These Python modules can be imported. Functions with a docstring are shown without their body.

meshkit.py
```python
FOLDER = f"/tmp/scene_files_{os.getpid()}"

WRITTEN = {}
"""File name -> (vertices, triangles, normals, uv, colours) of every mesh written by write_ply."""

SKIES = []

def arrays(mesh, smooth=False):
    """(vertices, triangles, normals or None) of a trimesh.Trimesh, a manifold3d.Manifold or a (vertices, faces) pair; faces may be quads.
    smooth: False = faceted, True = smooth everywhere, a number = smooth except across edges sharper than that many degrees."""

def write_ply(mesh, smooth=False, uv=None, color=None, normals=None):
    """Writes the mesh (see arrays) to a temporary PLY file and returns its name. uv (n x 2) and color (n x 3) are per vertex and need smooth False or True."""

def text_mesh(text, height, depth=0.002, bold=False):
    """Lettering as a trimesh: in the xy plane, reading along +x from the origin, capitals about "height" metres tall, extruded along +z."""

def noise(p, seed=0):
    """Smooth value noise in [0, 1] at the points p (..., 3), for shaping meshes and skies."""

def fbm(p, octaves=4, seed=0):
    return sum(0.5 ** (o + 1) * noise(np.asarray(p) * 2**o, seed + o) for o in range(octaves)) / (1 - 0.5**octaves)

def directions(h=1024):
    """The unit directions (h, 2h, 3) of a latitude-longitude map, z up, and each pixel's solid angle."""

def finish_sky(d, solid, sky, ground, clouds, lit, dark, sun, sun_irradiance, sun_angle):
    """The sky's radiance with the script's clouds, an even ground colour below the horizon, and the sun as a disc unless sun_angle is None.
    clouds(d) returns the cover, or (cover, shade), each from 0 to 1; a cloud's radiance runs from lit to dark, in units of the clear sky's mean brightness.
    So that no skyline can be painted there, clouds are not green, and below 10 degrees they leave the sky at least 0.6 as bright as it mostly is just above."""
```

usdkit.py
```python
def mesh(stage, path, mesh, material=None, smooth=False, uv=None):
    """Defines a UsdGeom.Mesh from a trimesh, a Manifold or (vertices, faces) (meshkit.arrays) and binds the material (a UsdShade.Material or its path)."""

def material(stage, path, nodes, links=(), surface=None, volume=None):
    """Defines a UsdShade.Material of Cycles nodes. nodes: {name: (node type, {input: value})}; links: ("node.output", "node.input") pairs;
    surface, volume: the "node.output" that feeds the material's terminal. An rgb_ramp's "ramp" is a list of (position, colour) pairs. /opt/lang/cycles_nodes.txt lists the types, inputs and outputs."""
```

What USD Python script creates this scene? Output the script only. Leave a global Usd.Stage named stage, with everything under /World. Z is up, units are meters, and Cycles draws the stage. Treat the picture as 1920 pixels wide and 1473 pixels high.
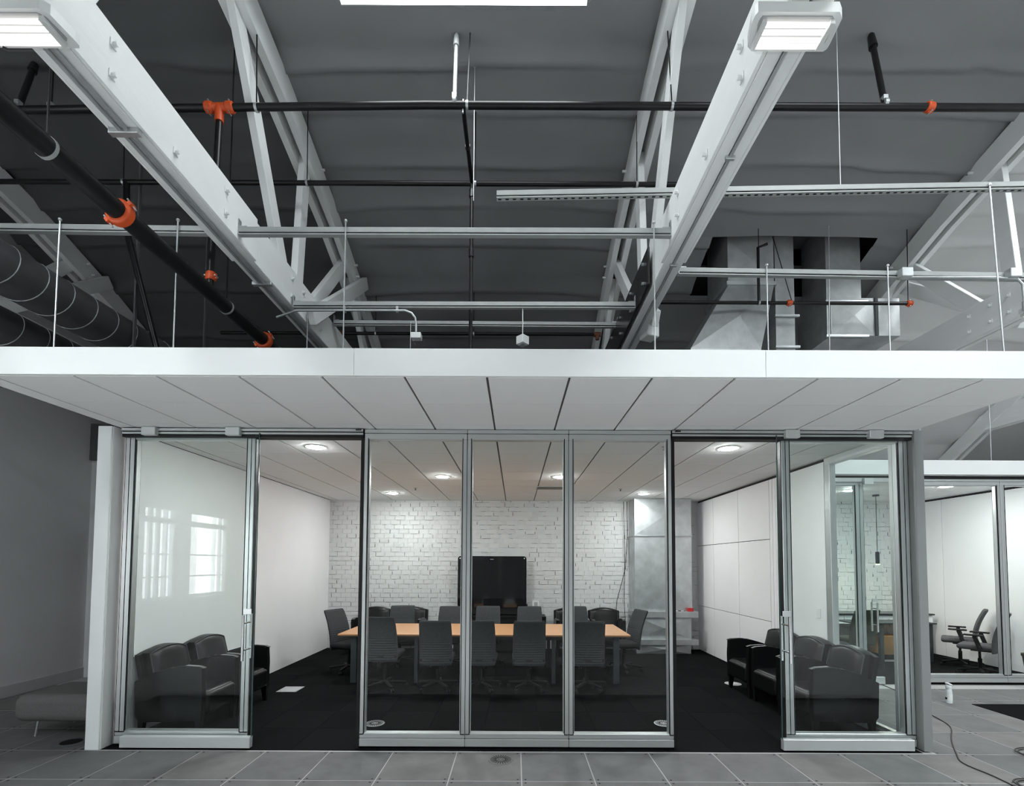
import math, random
import numpy as np, trimesh, manifold3d as m3
import usdkit, meshkit
from pxr import Usd, UsdGeom, UsdLux, UsdShade, Gf, Sdf

stage = Usd.Stage.CreateInMemory()
UsdGeom.SetStageUpAxis(stage, UsdGeom.Tokens.z); UsdGeom.SetStageMetersPerUnit(stage, 1.0)
UsdGeom.Xform.Define(stage, '/World'); UsdGeom.Scope.Define(stage, '/World/Looks')
rnd = random.Random(7)
PI = math.pi
EYE = 1.81

# ------------------------------------------------------------------ camera, light, exposure
cam = UsdGeom.Camera.Define(stage, '/World/camera')
_p, _r = math.atan(40 / 900), 0.0045
_f = np.array([0, math.cos(_p), math.sin(_p)]); _x = np.array([1.0, 0, 0]); _u = np.cross(_x, _f)
_rt = math.cos(_r) * _x + math.sin(_r) * _u; _up = -math.sin(_r) * _x + math.cos(_r) * _u
cam.AddTransformOp().Set(Gf.Matrix4d(*_rt, 0, *_up, 0, *(-_f), 0, 0, 0, EYE, 1))
cam.CreateHorizontalApertureAttr(36.0); cam.CreateVerticalApertureAttr(36.0 * 1473 / 1920)
cam.CreateFocalLengthAttr(900 / 1920 * 36)
cam.CreateHorizontalApertureOffsetAttr((960 - 967) / 1920 * 36)
cam.CreateVerticalApertureOffsetAttr((1016 - 736.5) / 1920 * 36)
cam.CreateClippingRangeAttr(Gf.Vec2f(0.05, 200))
cam.CreateExposureAttr(0.82)

DAY = (0.93, 0.985, 1.0)
def rect_light(name, loc, rot, w, h, power, color=DAY):
    """daylight or added fill coming in through one opening; rot turns the light's -z axis"""
    l = UsdLux.RectLight.Define(stage, '/World/' + name)
    l.CreateWidthAttr(w); l.CreateHeightAttr(h); l.CreateIntensityAttr(power); l.CreateColorAttr(Gf.Vec3f(*color))
    l.AddTranslateOp().Set(Gf.Vec3d(*loc)); l.AddRotateXYZOp().Set(Gf.Vec3f(*rot))
    return l
# openings: windows in the left wall (y centre, width), windows in the front wall behind the camera (x centre, width), seen and added skylights (x0, x1, y0, y1)
LEFT_WINDOWS = [(0.475, 0.67), (-1.015, 1.15), (-4.2, 1.3)]
FRONT_WINDOWS = []
SKYLIGHTS_AND_FILLS = [(-1.56, 0.605, 2.4, 4.02), (2.3, 4.4, 0.6, 2.6), (6.1, 8.4, 1.0, 5.2), (-1.56, 0.605, -4.6, -1.0), (-5.2, -3.2, -4.6, -1.0), (2.3, 4.4, -4.6, -1.0), (6.1, 8.2, -4.6, -1.0)]  # only the first is in view; the others are added to fill the hall
for i, (yc, w) in enumerate(LEFT_WINDOWS):
    rect_light(f'daylight_left_{i+1}', (-6.86, yc, 1.98), (0, -90, 0), 1.8, w, 11.0)
for i, (xc, w) in enumerate(FRONT_WINDOWS):
    rect_light(f'daylight_front_{i+1}', (xc, -6.08, 2.2), (90, 0, 0), w, 2.2, 9.0)
for i, (x0, x1, y0, y1) in enumerate(SKYLIGHTS_AND_FILLS):
    rect_light(f'roof_day_and_fill_{i+1}', ((x0 + x1) / 2, (y0 + y1) / 2, 7.25), (0, 0, 0), x1 - x0, y1 - y0, {0: 5.0, 1: 6.0, 2: 8.0, 4: 22.0, 5: 12.0, 6: 12.0}.get(i, 15.0))
LAMP, TUBE, PENDANT = 215.0, 1.2, 700.0     # emission of the downlights, the beam fixtures' tubes and the pendant

# ------------------------------------------------------------------ materials
def material(name, color, rough=0.5, metal=0.0, var=0.0, scale=6.0, bump=0.0, bscale=None, spec=0.5, stretch=(1, 1, 1), coat=0.0):
    n = {'p': ('principled_bsdf', {'base_color': color, 'roughness': rough, 'metallic': metal, 'specular_ior_level': spec, 'coat_weight': coat})}
    l = []
    if var or bump:
        n['g'] = ('texture_coordinate', {}); n['m'] = ('mapping', {'scale': stretch}); l.append(('g.object', 'm.vector'))
    if var:
        n['n'] = ('noise_texture', {'scale': scale, 'detail': 5.0, 'roughness': 0.6})
        n['r'] = ('rgb_ramp', {'ramp': [(0.25, tuple(c * (1 - var) for c in color)), (0.75, tuple(min(1, c * (1 + var)) for c in color))]})
        l += [('m.vector', 'n.vector'), ('n.fac', 'r.fac'), ('r.color', 'p.base_color')]
    if bump:
        n['bn'] = ('noise_texture', {'scale': bscale or scale * 8, 'detail': 4.0})
        n['b'] = ('bump', {'strength': bump, 'distance': 0.004})
        l += [('m.vector', 'bn.vector'), ('bn.fac', 'b.height'), ('b.normal', 'p.normal')]
    return usdkit.material(stage, '/World/Looks/' + name, n, l, surface='p.BSDF')

def emitter(name, color, strength):
    return usdkit.material(stage, '/World/Looks/' + name, {'e': ('emission', {'color': color, 'strength': strength})}, [], surface='e.emission')

def glass_pane(name, tint, ior=1.29):
    n = {'geo': ('geometry', {}), 'i': ('mix_float', {'a': ior, 'b': 1 / ior}), 'f': ('fresnel', {}),
         't': ('transparent_bsdf', {'color': tint}), 'g': ('glossy_bsdf', {'color': (1, 1, 1), 'roughness': 0.0}), 'x': ('mix_closure', {})}
    return usdkit.material(stage, '/World/Looks/' + name, n, [('geo.backfacing', 'i.fac'), ('i.result', 'f.IOR'), ('f.fac', 'x.fac'), ('t.BSDF', 'x.closure1'), ('g.BSDF', 'x.closure2')], surface='x.closure')

M = {
 'white_paint': material('white_paint', (0.84, 0.84, 0.84), 0.55, var=0.02, scale=2),
 'fascia': material('fascia', (0.80, 0.82, 0.82), 0.45, var=0.015, scale=1.5),
 'beam_white': material('beam_white', (0.84, 0.85, 0.845), 0.6, var=0.05, scale=3, bump=0.35, bscale=40, stretch=(1, 0.25, 1)),
 'grey_wall': material('grey_wall', (0.58, 0.58, 0.585), 0.75, var=0.03, scale=3, bump=0.2, bscale=160),
 'dark_wall': material('dark_wall', (0.10, 0.105, 0.108), 0.8, var=0.08, scale=2),
 'concrete': material('concrete', (0.26, 0.265, 0.27), 0.85, var=0.12, scale=3, bump=0.3, bscale=60),
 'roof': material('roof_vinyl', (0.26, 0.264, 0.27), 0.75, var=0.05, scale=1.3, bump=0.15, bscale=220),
 'roof_shaded': material('roof_vinyl_shaded', (0.10, 0.104, 0.106), 0.75, var=0.05, scale=1.3, bump=0.15, bscale=220),
 'roof_lit': material('roof_vinyl_lit', (0.60, 0.60, 0.60), 0.75, var=0.04, scale=1.3, bump=0.15, bscale=220),
 'grille_grey': material('grille_grey', (0.13, 0.13, 0.13), 0.45, 0.2),
 'post_grey': material('post_grey', (0.22, 0.228, 0.228), 0.5),
 'tile': material('floor_tile_grey', (0.135, 0.136, 0.135), 0.58, var=0.16, scale=5, bump=0.06, bscale=90, spec=0.2),
 'tile_b': material('floor_tile_worn', (0.152, 0.150, 0.146), 0.58, var=0.2, scale=4, bump=0.06, bscale=90, spec=0.2),
 'tile_c': material('floor_tile_dim', (0.124, 0.126, 0.126), 0.58, var=0.16, scale=6, bump=0.06, bscale=90, spec=0.2),
 'bounce_floor': material('bounce_floor', (0.50, 0.50, 0.50), 0.5, var=0.05, scale=2),  # added pale surface, bounces light to the undersides above
 'joint': material('floor_joint', (0.36, 0.36, 0.355), 0.5),
 'carpet': material('carpet', (0.008, 0.0084, 0.0088), 0.95, var=0.4, scale=60, bump=0.8, bscale=320, spec=0.03),
 'carpet_b': material('carpet_b', (0.0095, 0.0099, 0.0103), 0.95, var=0.4, scale=60, bump=0.8, bscale=320, spec=0.03),
 'ceiling_tile': material('ceiling_tile', (0.82, 0.82, 0.815), 0.85, var=0.015, scale=120),
 'ceiling_grid': material('ceiling_grid', (0.10, 0.105, 0.105), 0.7),
 'black': material('matte_black', (0.007, 0.007, 0.0075), 0.6, spec=0.3),
 'black_gloss': material('gloss_black', (0.01, 0.01, 0.011), 0.08, coat=0.4),
 'screen': material('screen_black', (0.012, 0.012, 0.013), 0.06),
 'pipe': material('black_pipe', (0.009, 0.009, 0.0095), 0.34, var=0.2, scale=5, spec=0.35),
 'orange': material('orange_coupling', (0.66, 0.085, 0.016), 0.45, var=0.1, scale=30),
 'galv': material('galvanised_steel', (0.55, 0.57, 0.58), 0.42, 0.75, var=0.18, scale=5),
 'galv_dull': material('galvanised_dull', (0.46, 0.475, 0.48), 0.5, 0.55, var=0.22, scale=4),
 'strut': material('strut_steel', (0.42, 0.435, 0.43), 0.6, 0.35, var=0.06, scale=8),
 'duct_dark': material('spiral_duct_steel', (0.10, 0.103, 0.107), 0.5, 0.4, var=0.12, scale=5),
 'alu': material('satin_aluminium', (0.56, 0.575, 0.575), 0.38, 0.7),
 'alu_light': material('satin_aluminium_light', (0.66, 0.68, 0.68), 0.35, 0.55),
 'chrome': material('brushed_chrome', (0.75, 0.76, 0.76), 0.18, 1.0),
 'steel_dark': material('dark_steel', (0.05, 0.052, 0.055), 0.22, 0.6, var=0.3, scale=4),
 'green_edge': material('glass_edge', (0.04, 0.075, 0.07), 0.15),
 'wood': material('beech_laminate', (0.56, 0.285, 0.135), 0.35, var=0.10, scale=2.5, stretch=(0.4, 9, 9)),
 'table_edge': material('table_edge', (0.10, 0.06, 0.035), 0.5),
 'leg_steel': material('table_leg_steel', (0.045, 0.055, 0.055), 0.45, 0.2),
 'chair_fabric': material('ribbed_chair_fabric', (0.047, 0.051, 0.053), 0.9, var=0.25, scale=70, bump=0.6, bscale=260, spec=0.2),
 'seat_black': material('black_seat_fabric', (0.018, 0.019, 0.020), 0.9, var=0.2, scale=80, spec=0.2),
 'olive_fabric': material('olive_chair_fabric', (0.030, 0.034, 0.022), 0.9, var=0.2, scale=80),
 'task_fabric': material('task_chair_fabric', (0.07, 0.07, 0.072), 0.9, var=0.25, scale=90),
 'plastic_black': material('black_plastic', (0.007, 0.007, 0.0075), 0.6, spec=0.25),
 'leather': material('black_leather', (0.005, 0.005, 0.0053), 0.30, bump=0.2, bscale=130, spec=0.32),
 'piping': material('leather_piping', (0.05, 0.05, 0.052), 0.3),
 'wood_black': material('black_stained_wood', (0.006, 0.006, 0.006), 0.4, spec=0.25),
 'brick': material('white_brick', (0.68, 0.685, 0.685), 0.6, var=0.03, scale=8, bump=0.5, bscale=50),
 'brick_b': material('white_brick_b', (0.645, 0.65, 0.65), 0.6, var=0.05, scale=9, bump=0.5, bscale=50),
 'mortar': material('white_mortar', (0.66, 0.665, 0.665), 0.75),
 'crack': material('open_mortar_joint', (0.06, 0.06, 0.06), 0.9),
 'bench': material('bench_fabric', (0.14, 0.138, 0.135), 0.9, var=0.2, scale=120, bump=0.6, bscale=250),
 'cardboard': material('cardboard', (0.50, 0.30, 0.13), 0.8, var=0.05, scale=4),
 'plastic_white': material('white_plastic', (0.78, 0.79, 0.78), 0.35),
 'label_grey': material('print_grey', (0.42, 0.43, 0.44), 0.6),
 'red': material('red_plastic', (0.62, 0.02, 0.03), 0.4),
 'basket': material('waste_basket', (0.17, 0.14, 0.11), 0.7, var=0.2, scale=60),
 'trim_grey': material('skirting_grey', (0.44, 0.44, 0.44), 0.6),
 'cord': material('black_cord', (0.03, 0.028, 0.026), 0.5),
 'reflector': material('lamp_reflector', (0.36, 0.365, 0.365), 0.5, 0.0),
 'glass': glass_pane('clear_glass', (0.93, 0.965, 0.955)),
 'lens': glass_pane('lamp_lens', (0.97, 0.97, 0.97)),
 'bottle': material('bottle_plastic', (0.72, 0.76, 0.78), 0.2),
 'lamp': emitter('downlight_glow', (0.965, 1.0, 0.995), LAMP),
 'tube': emitter('tube_glow', (1.0, 0.99, 0.95), TUBE),
 'pendant_glow': emitter('pendant_glow', (1.0, 0.90, 0.74), PENDANT),
}

# ------------------------------------------------------------------ geometry helpers
def arr(m):
    if hasattr(m, 'to_mesh'):
        k = m.to_mesh(); return np.array(k.vert_properties[:, :3], float), np.array(k.tri_verts, int)
    if isinstance(m, tuple):
        v, f = np.asarray(m[0], float), np.asarray(m[1], int)
        if f.shape[1] == 4: f = np.vstack([f[:, [0, 1, 2]], f[:, [0, 2, 3]]])
        return v, f
    return np.array(m.vertices, float), np.array(m.faces, int)
def join(*ms):
    vs, fs, n = [], [], 0
    for m in ms:
        v, f = arr(m); vs.append(v); fs.append(f + n); n += len(v)
    return np.vstack(vs), np.vstack(fs)
_BF = np.array([[0, 2, 3, 1], [4, 5, 7, 6], [0, 1, 5, 4], [2, 6, 7, 3], [0, 4, 6, 2], [1, 3, 7, 5]])
def box(x0, x1, y0, y1, z0, z1, b=0.0):
    if b <= 0:
        v = np.array([[x, y, z] for z in (z0, z1) for y in (y0, y1) for x in (x0, x1)], float)
        return arr((v, _BF))
    pts = []
    for x, sx in ((x0, 1), (x1, -1)):
        for y, sy in ((y0, 1), (y1, -1)):
            for z, sz in ((z0, 1), (z1, -1)):
                pts += [(x + sx * b, y + sy * b, z), (x + sx * b, y, z + sz * b), (x, y + sy * b, z + sz * b)]
    return arr(m3.Manifold.hull_points(np.array(pts)))
def sheet(x0, x1, y0, y1, z0, z1):
    """a pane: the face towards -y (or -x for panes across x) and its four edges"""
    v, f = box(x0, x1, y0, y1, z0, z1); q = v[f].mean(1)
    drop = (q[:, 1] > y1 - 1e-6) if x1 - x0 > y1 - y0 else (q[:, 0] > x1 - 1e-6)
    return v, f[~drop]
def xf(m, loc=(0, 0, 0), rz=0.0, rx=0.0, ry=0.0, s=(1, 1, 1)):
    v, f = arr(m); v = v * np.array(s)
    R = trimesh.transformations.euler_matrix(rx, ry, rz, 'sxyz')[:3, :3]
    return v @ R.T + np.array(loc), f
def bar(p0, p1, w, h, up=(0, 0, 1), b=0.0):
    """a w x h bar from p0 to p1; w across, h along up"""
    p0, p1 = np.array(p0, float), np.array(p1, float); d = p1 - p0; L = np.linalg.norm(d); d /= L
    a = np.cross(d, up); a /= np.linalg.norm(a); u = np.cross(a, d)
    v, f = box(-w / 2, w / 2, 0, L, -h / 2, h / 2, b)
    return v[:, :1] * a + v[:, 1:2] * d + v[:, 2:] * u + p0, f
def tube(pts, r, sides=10, caps=True):
    p = np.array(pts, float); r = np.broadcast_to(r, (len(p),)).astype(float)
    t = np.gradient(p, axis=0); t /= np.linalg.norm(t, axis=1, keepdims=True) + 1e-12
    n0 = np.cross(t[0], [0, 0, 1.0]);
    if np.linalg.norm(n0) < 0.1: n0 = np.cross(t[0], [1.0, 0, 0])
    n0 /= np.linalg.norm(n0); N = [n0]
    for i in range(1, len(p)):
        n = N[-1] - t[i] * (N[-1] @ t[i]); N.append(n / np.linalg.norm(n))
    N = np.array(N); B = np.cross(t, N); an = np.arange(sides) * 2 * PI / sides
    v = p[:, None] + r[:, None, None] * (np.cos(an)[None, :, None] * N[:, None] + np.sin(an)[None, :, None] * B[:, None])
    v = v.reshape(-1, 3); f = []
    for i in range(len(p) - 1):
        for j in range(sides):
            k = (j + 1) % sides; a, b_, c, d = i * sides + j, i * sides + k, (i + 1) * sides + k, (i + 1) * sides + j
            f += [[a, b_, c], [a, c, d]]
    if caps:
        for base, flip in ((0, True), ((len(p) - 1) * sides, False)):
            for j in range(1, sides - 1):
                q = [base, base + j, base + j + 1]; f.append(q[::-1] if flip else q)
    return v, np.array(f)
def cyl(p0, p1, r, sides=14, r1=None):
    return tube([p0, p1], [r, r if r1 is None else r1], sides)
def lathe(profile, sides=24):
    """profile: (r, z) from the bottom up, around z"""
    pr = np.array(profile, float); an = np.arange(sides) * 2 * PI / sides
    v = np.stack([pr[:, None, 0] * np.cos(an), pr[:, None, 0] * np.sin(an), np.repeat(pr[:, 1:2], sides, 1)], -1).reshape(-1, 3); f = []
    for i in range(len(pr) - 1):
        for j in range(sides):
            k = (j + 1) % sides; a, b_, c, d = i * sides + j, i * sides + k, (i + 1) * sides + k, (i + 1) * sides + j
            f += [[a, b_, c], [a, c, d]]
    n = len(v); v = np.vstack([v, [[0, 0, pr[0, 1]], [0, 0, pr[-1, 1]]]])
    for j in range(sides):
        k = (j + 1) % sides; f += [[n, k, j], [n + 1, (len(pr) - 1) * sides + j, (len(pr) - 1) * sides + k]]
    return v, np.array(f)
def prism(poly, x0, x1, axis='x'):
    """polygon in the plane across the axis, extruded from x0 to x1"""
    from shapely.geometry import Polygon
    m = trimesh.creation.extrude_polygon(Polygon(poly), x1 - x0, engine='earcut'); v, f = arr(m); v[:, 2] += x0
    if axis == 'x': v = v[:, [2, 0, 1]]
    elif axis == 'y': v = v[:, [0, 2, 1]]; f = f[:, ::-1]
    return v, f
def slab(front, back, nu, nv):
    """closed sheet between two functions of u in [-1,1], v in [0,1]"""
    U, V = np.meshgrid(np.linspace(-1, 1, nu), np.linspace(0, 1, nv)); U, V = U.ravel(), V.ravel()
    a, b_ = front(U, V), back(U, V); n = nu * nv; f = []
    for i in range(nv - 1):
        for j in range(nu - 1):
            p, q, r_, s = i * nu + j, i * nu + j + 1, (i + 1) * nu + j + 1, (i + 1) * nu + j
            f += [[p, q, r_], [p, r_, s], [n + p, n + r_, n + q], [n + p, n + s, n + r_]]
    ring = list(range(nu)) + [i * nu + nu - 1 for i in range(1, nv)] + [(nv - 1) * nu + j for j in range(nu - 2, -1, -1)] + [i * nu for i in range(nv - 2, 0, -1)]
    for i in range(len(ring)):
        p, q = ring[i], ring[(i + 1) % len(ring)]; f += [[p, n + q, q], [p, n + p, n + q]]
    m = trimesh.Trimesh(np.vstack([a, b_]), f, process=False); m.fix_normals()
    return arr(m)
def rounded(w, d, h, r, seg=6):
    """rounded box w x d x h centred in x, y, from z = 0"""
    s = [m3.Manifold.sphere(r, seg * 4).translate((sx * (w / 2 - r), sy * (d / 2 - r), z)) for sx in (-1, 1) for sy in (-1, 1) for z in (r, h - r)]
    return arr(m3.Manifold.batch_hull(s))

# ------------------------------------------------------------------ scene-graph helpers
_names = {}
def numbered(parent, name):
    k = (str(parent), name); n = _names.get(k, 0); _names[k] = n + 1
    return name if n == 0 else f'{name}_{n:03d}'
def path_of(parent): return '/World' if parent is None else str(parent.GetPath())
def tag(o, label=None, cat=None, group=None, kind=None):
    for k, v in (('label', label), ('category', cat), ('group', group), ('kind', kind)):
        if v: o.SetCustomDataByKey(k, v)
    return o
def obj(name, mesh, mat, parent=None, smooth=False, **t):
    pp = path_of(parent); p = f'{pp}/{numbered(pp, name)}'
    o = usdkit.mesh(stage, p, arr(mesh), M[mat] if isinstance(mat, str) else mat, smooth=smooth).GetPrim()
    return tag(o, **t)
def thing(name, label, cat, loc=(0, 0, 0), rotz=0.0, group=None, kind=None):
    x = UsdGeom.Xform.Define(stage, '/World/' + numbered('/World', name))
    x.AddTranslateOp().Set(Gf.Vec3d(*map(float, loc))); x.AddRotateZOp().Set(float(rotz))
    return tag(x.GetPrim(), label, cat, group, kind)
def dup(src, loc, rotz, label, group=None):
    base = src.GetName()
    if base[-3:].isdigit(): base = base[:-4]
    c = src.GetCustomData(); r = thing(base, label, c['category'], loc, rotz, group or c.get('group'))
    r.GetReferences().AddInternalReference(src.GetPath()); r.SetInstanceable(True)
    return r

# ================================================================== SETTING
YF, YB, ZC, ZT = 4.76, 10.30, 3.155, 3.36         # glass front, brick back wall, lower ceiling, top of the mezzanine edge
XL, XR = -4.0, 3.9                                   # inner faces of the meeting room's side walls
def roof_z(y): return EYE + 5.06 - 0.0438 * (y - 2.2) ** 2

# floor: raised-floor tiles over a lighter metal grid
S, TX, TY = 0.611, 0.058, 4.692
fl = thing('floor', 'raised floor of square grey tiles with pale joints around the glass room', 'floor', kind='structure')
obj('joint_grid', join(box(-8, 13.2, -6.2, 4.72, -0.06, -0.001), box(-8, -4.05, 4.72, 10.6, -0.06, -0.001), box(3.9, 13.2, 4.72, 10.6, -0.06, -0.001)), 'joint', fl)
screws = []
def tile_at(x0, x1, y0, y1):
    g = 0.005
    obj('floor_tile', box(x0 + g, x1 - g, y0 + g, y1 - g, -0.012, 0.0), rnd.choice(['tile', 'tile', 'tile_b', 'tile_c']), fl)
    for sx in (x0 + 0.032, x1 - 0.032):
        for sy in (y0 + 0.032, y1 - 0.032):
            screws.append(box(sx - 0.008, sx + 0.008, sy - 0.008, sy + 0.008, -0.004, 0.0006))
for j in range(-2, 6):
    y0 = TY + S * (j - 1); y1 = y0 + S
    for i in range(-12, 16):
        x0 = TX + S * i; x1 = x0 + S
        if y0 < 2.8: continue
        if y1 > TY + 0.01:                                  # beside the room only
            if -4.14 < x1 and x0 < 4.05:
                if x0 < -4.14: x1 = -4.14
                elif x1 > 4.05: x0 = 4.05
                else: continue
            if x1 - x0 < 0.05 or y1 > (7.7 if x0 < 0 else 7.42): continue
            if x0 > 5.9 and y1 < 6.55 and y0 > 4.4 and False: continue
        if abs((x0 + x1) / 2) > 1.25 * y1 + 0.7: continue
        tile_at(x0, x1, y0, y1)
obj('corner_screw', join(*screws), 'black', fl, kind='stuff')
# unseen floor behind the camera, pale to bounce light up; plain tiling elsewhere
obj('bounce_floor', box(-8, 13.2, -6.2, TY + S * -2 - 0.31, -0.004, 0.0), 'bounce_floor', fl)
obj('floor_deck', join(box(-8, 13.2, TY + S * -2 - 0.31, TY + S * -2 - 0.01, -0.004, -0.0005), box(-6.9, -4.15, 7.75, 10.6, -0.004, -0.0005), box(4.05, 13, 7.36, 10.6, -0.004, -0.0005)), 'tile', fl)
cpt = thing('carpet', 'black carpet tiles covering the floor of the glass meeting room', 'carpet', kind='structure')
obj('backing', box(-4.13, 4.03, 4.705, 10.5, -0.05, -0.006), 'black', cpt)
for i in range(13):
    for j in range(9):
        x0 = -4.0 + i * S; y0 = 4.715 + j * 0.62
        obj('carpet_tile', box(x0 + 0.0015, min(x0 + S, 3.98) - 0.0015, y0 + 0.0015, y0 + 0.6185, -0.01, 0.001), ['carpet', 'carpet_b'][(i + j) % 2], cpt)
cp2 = thing('office_carpet', 'dark carpet tiles in the small office behind the right-hand glass front', 'carpet', kind='structure')
for i in range(8):
    for j in range(5):
        x0 = 4.86 + i * S; y0 = 7.40 + j * 0.6
        obj('carpet_tile', box(x0 + 0.0015, x0 + S - 0.0015, y0 + 0.0015, y0 + 0.5985, -0.01, 0.004), ['carpet', 'carpet_b'][(i + j) % 2], cp2)
obj('floor_mat', box(5.96, 9.2, 4.3, 6.35, 0.0003, 0.006), 'carpet', label='dark carpet rectangle lying on the grey tiles at the right edge', cat='mat')

# outer walls
def wall_with_holes(axis, at, a0, a1, z0, z1, holes, th):
    """a wall across 'axis' at coordinate 'at' with openings (a centre, width, z0, z1)"""
    parts, cur = [], a0
    for c, w, h0, h1 in sorted(holes):
        parts += [(cur, c - w / 2, z0, z1), (c - w / 2, c + w / 2, z0, h0), (c - w / 2, c + w / 2, h1, z1)]; cur = c + w / 2
    parts.append((cur, a1, z0, z1))
    if axis == 'x': return join(*[box(at, at + th, p[0], p[1], p[2], p[3]) for p in parts if p[1] > p[0] and p[3] > p[2]])
    return join(*[box(p[0], p[1], at, at + th, p[2], p[3]) for p in parts if p[1] > p[0] and p[3] > p[2]])
wl = thing('wall_left', 'plain grey painted wall at the far left of the hall', 'wall', kind='structure')
obj('wall_face', wall_with_holes('x', -6.97, -6.2, 10.6, -0.05, 7.0, [(y, w, 1.08, 2.88) for y, w in LEFT_WINDOWS], 0.2), 'grey_wall', wl)
obj('baseboard_left', box(-6.77, -6.755, -6, 7.6, 0, 0.16, 0.003), 'trim_grey', kind='structure', label='grey skirting board along the foot of the far left wall', cat='baseboard')
wn = thing('wall_front', 'dark wall closing the hall behind the camera', 'wall', kind='structure')
obj('wall_face', wall_with_holes('y', -6.2, -7, 13, -0.05, 4.2, [(x, w, 1.1, 3.3) for x, w in FRONT_WINDOWS], 0.2), 'dark_wall', wn)
wr = thing('wall_right', 'white wall closing the hall on the right, out of view', 'wall', kind='structure')
obj('wall_face', box(13, 13.2, -6.2, 10.6, -0.05, 7), 'white_paint', wr)
for i, (yc, w) in enumerate(LEFT_WINDOWS):
    t = thing(f'window_{i+1}', f'tall multi-pane window in the left wall, number {i+1} from the glass room', 'window', kind='structure')
    y0, y1 = yc - w / 2, yc + w / 2
    obj('window_frame', join(box(-6.84, -6.76, y0, y0 + 0.06, 1.08, 2.88), box(-6.84, -6.76, y1 - 0.06, y1, 1.08, 2.88), box(-6.84, -6.76, y0, y1, 1.08, 1.14), box(-6.84, -6.76, y0, y1, 2.82, 2.88)), 'white_paint', t)
    obj('glazing_bar', join(box(-6.82, -6.78, *((yc - 0.14, yc + 0.14) if i == 0 else (yc - 0.355, yc - 0.265)), 1.1, 2.86), *[box(-6.82, -6.78, y0, y1, z - 0.015, z + 0.015) for z in (1.52, 1.96, 2.62)], box(-6.82, -6.78, y0, y1, 2.55, 2.66)), 'white_paint', t)
    obj('window_sill', box(-6.80, -6.62, y0 - 0.06, y1 + 0.06, 1.03, 1.08, 0.005), 'white_paint', t)
for i, (xc, w) in enumerate(FRONT_WINDOWS):
    t = thing(f'window_{i+11}', f'wide window in the wall behind the camera, number {i+1} from the left', 'window', kind='structure')
    x0, x1 = xc - w / 2, xc + w / 2
    obj('window_frame', join(box(x0, x0 + 0.07, -6.06, -5.98, 1.1, 3.3), box(x1 - 0.07, x1, -6.06, -5.98, 1.1, 3.3), box(x0, x1, -6.06, -5.98, 1.1, 1.17), box(x0, x1, -6.06, -5.98, 3.23, 3.3)), 'white_paint', t)
    obj('glazing_bar', join(*[box(x0 + w * k / 4 - 0.02, x0 + w * k / 4 + 0.02, -6.04, -6.0, 1.1, 3.3) for k in (1, 2, 3)], *[box(x0, x1, -6.04, -6.0, z - 0.02, z + 0.02) for z in (1.8, 2.5)]), 'white_paint', t)

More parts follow.
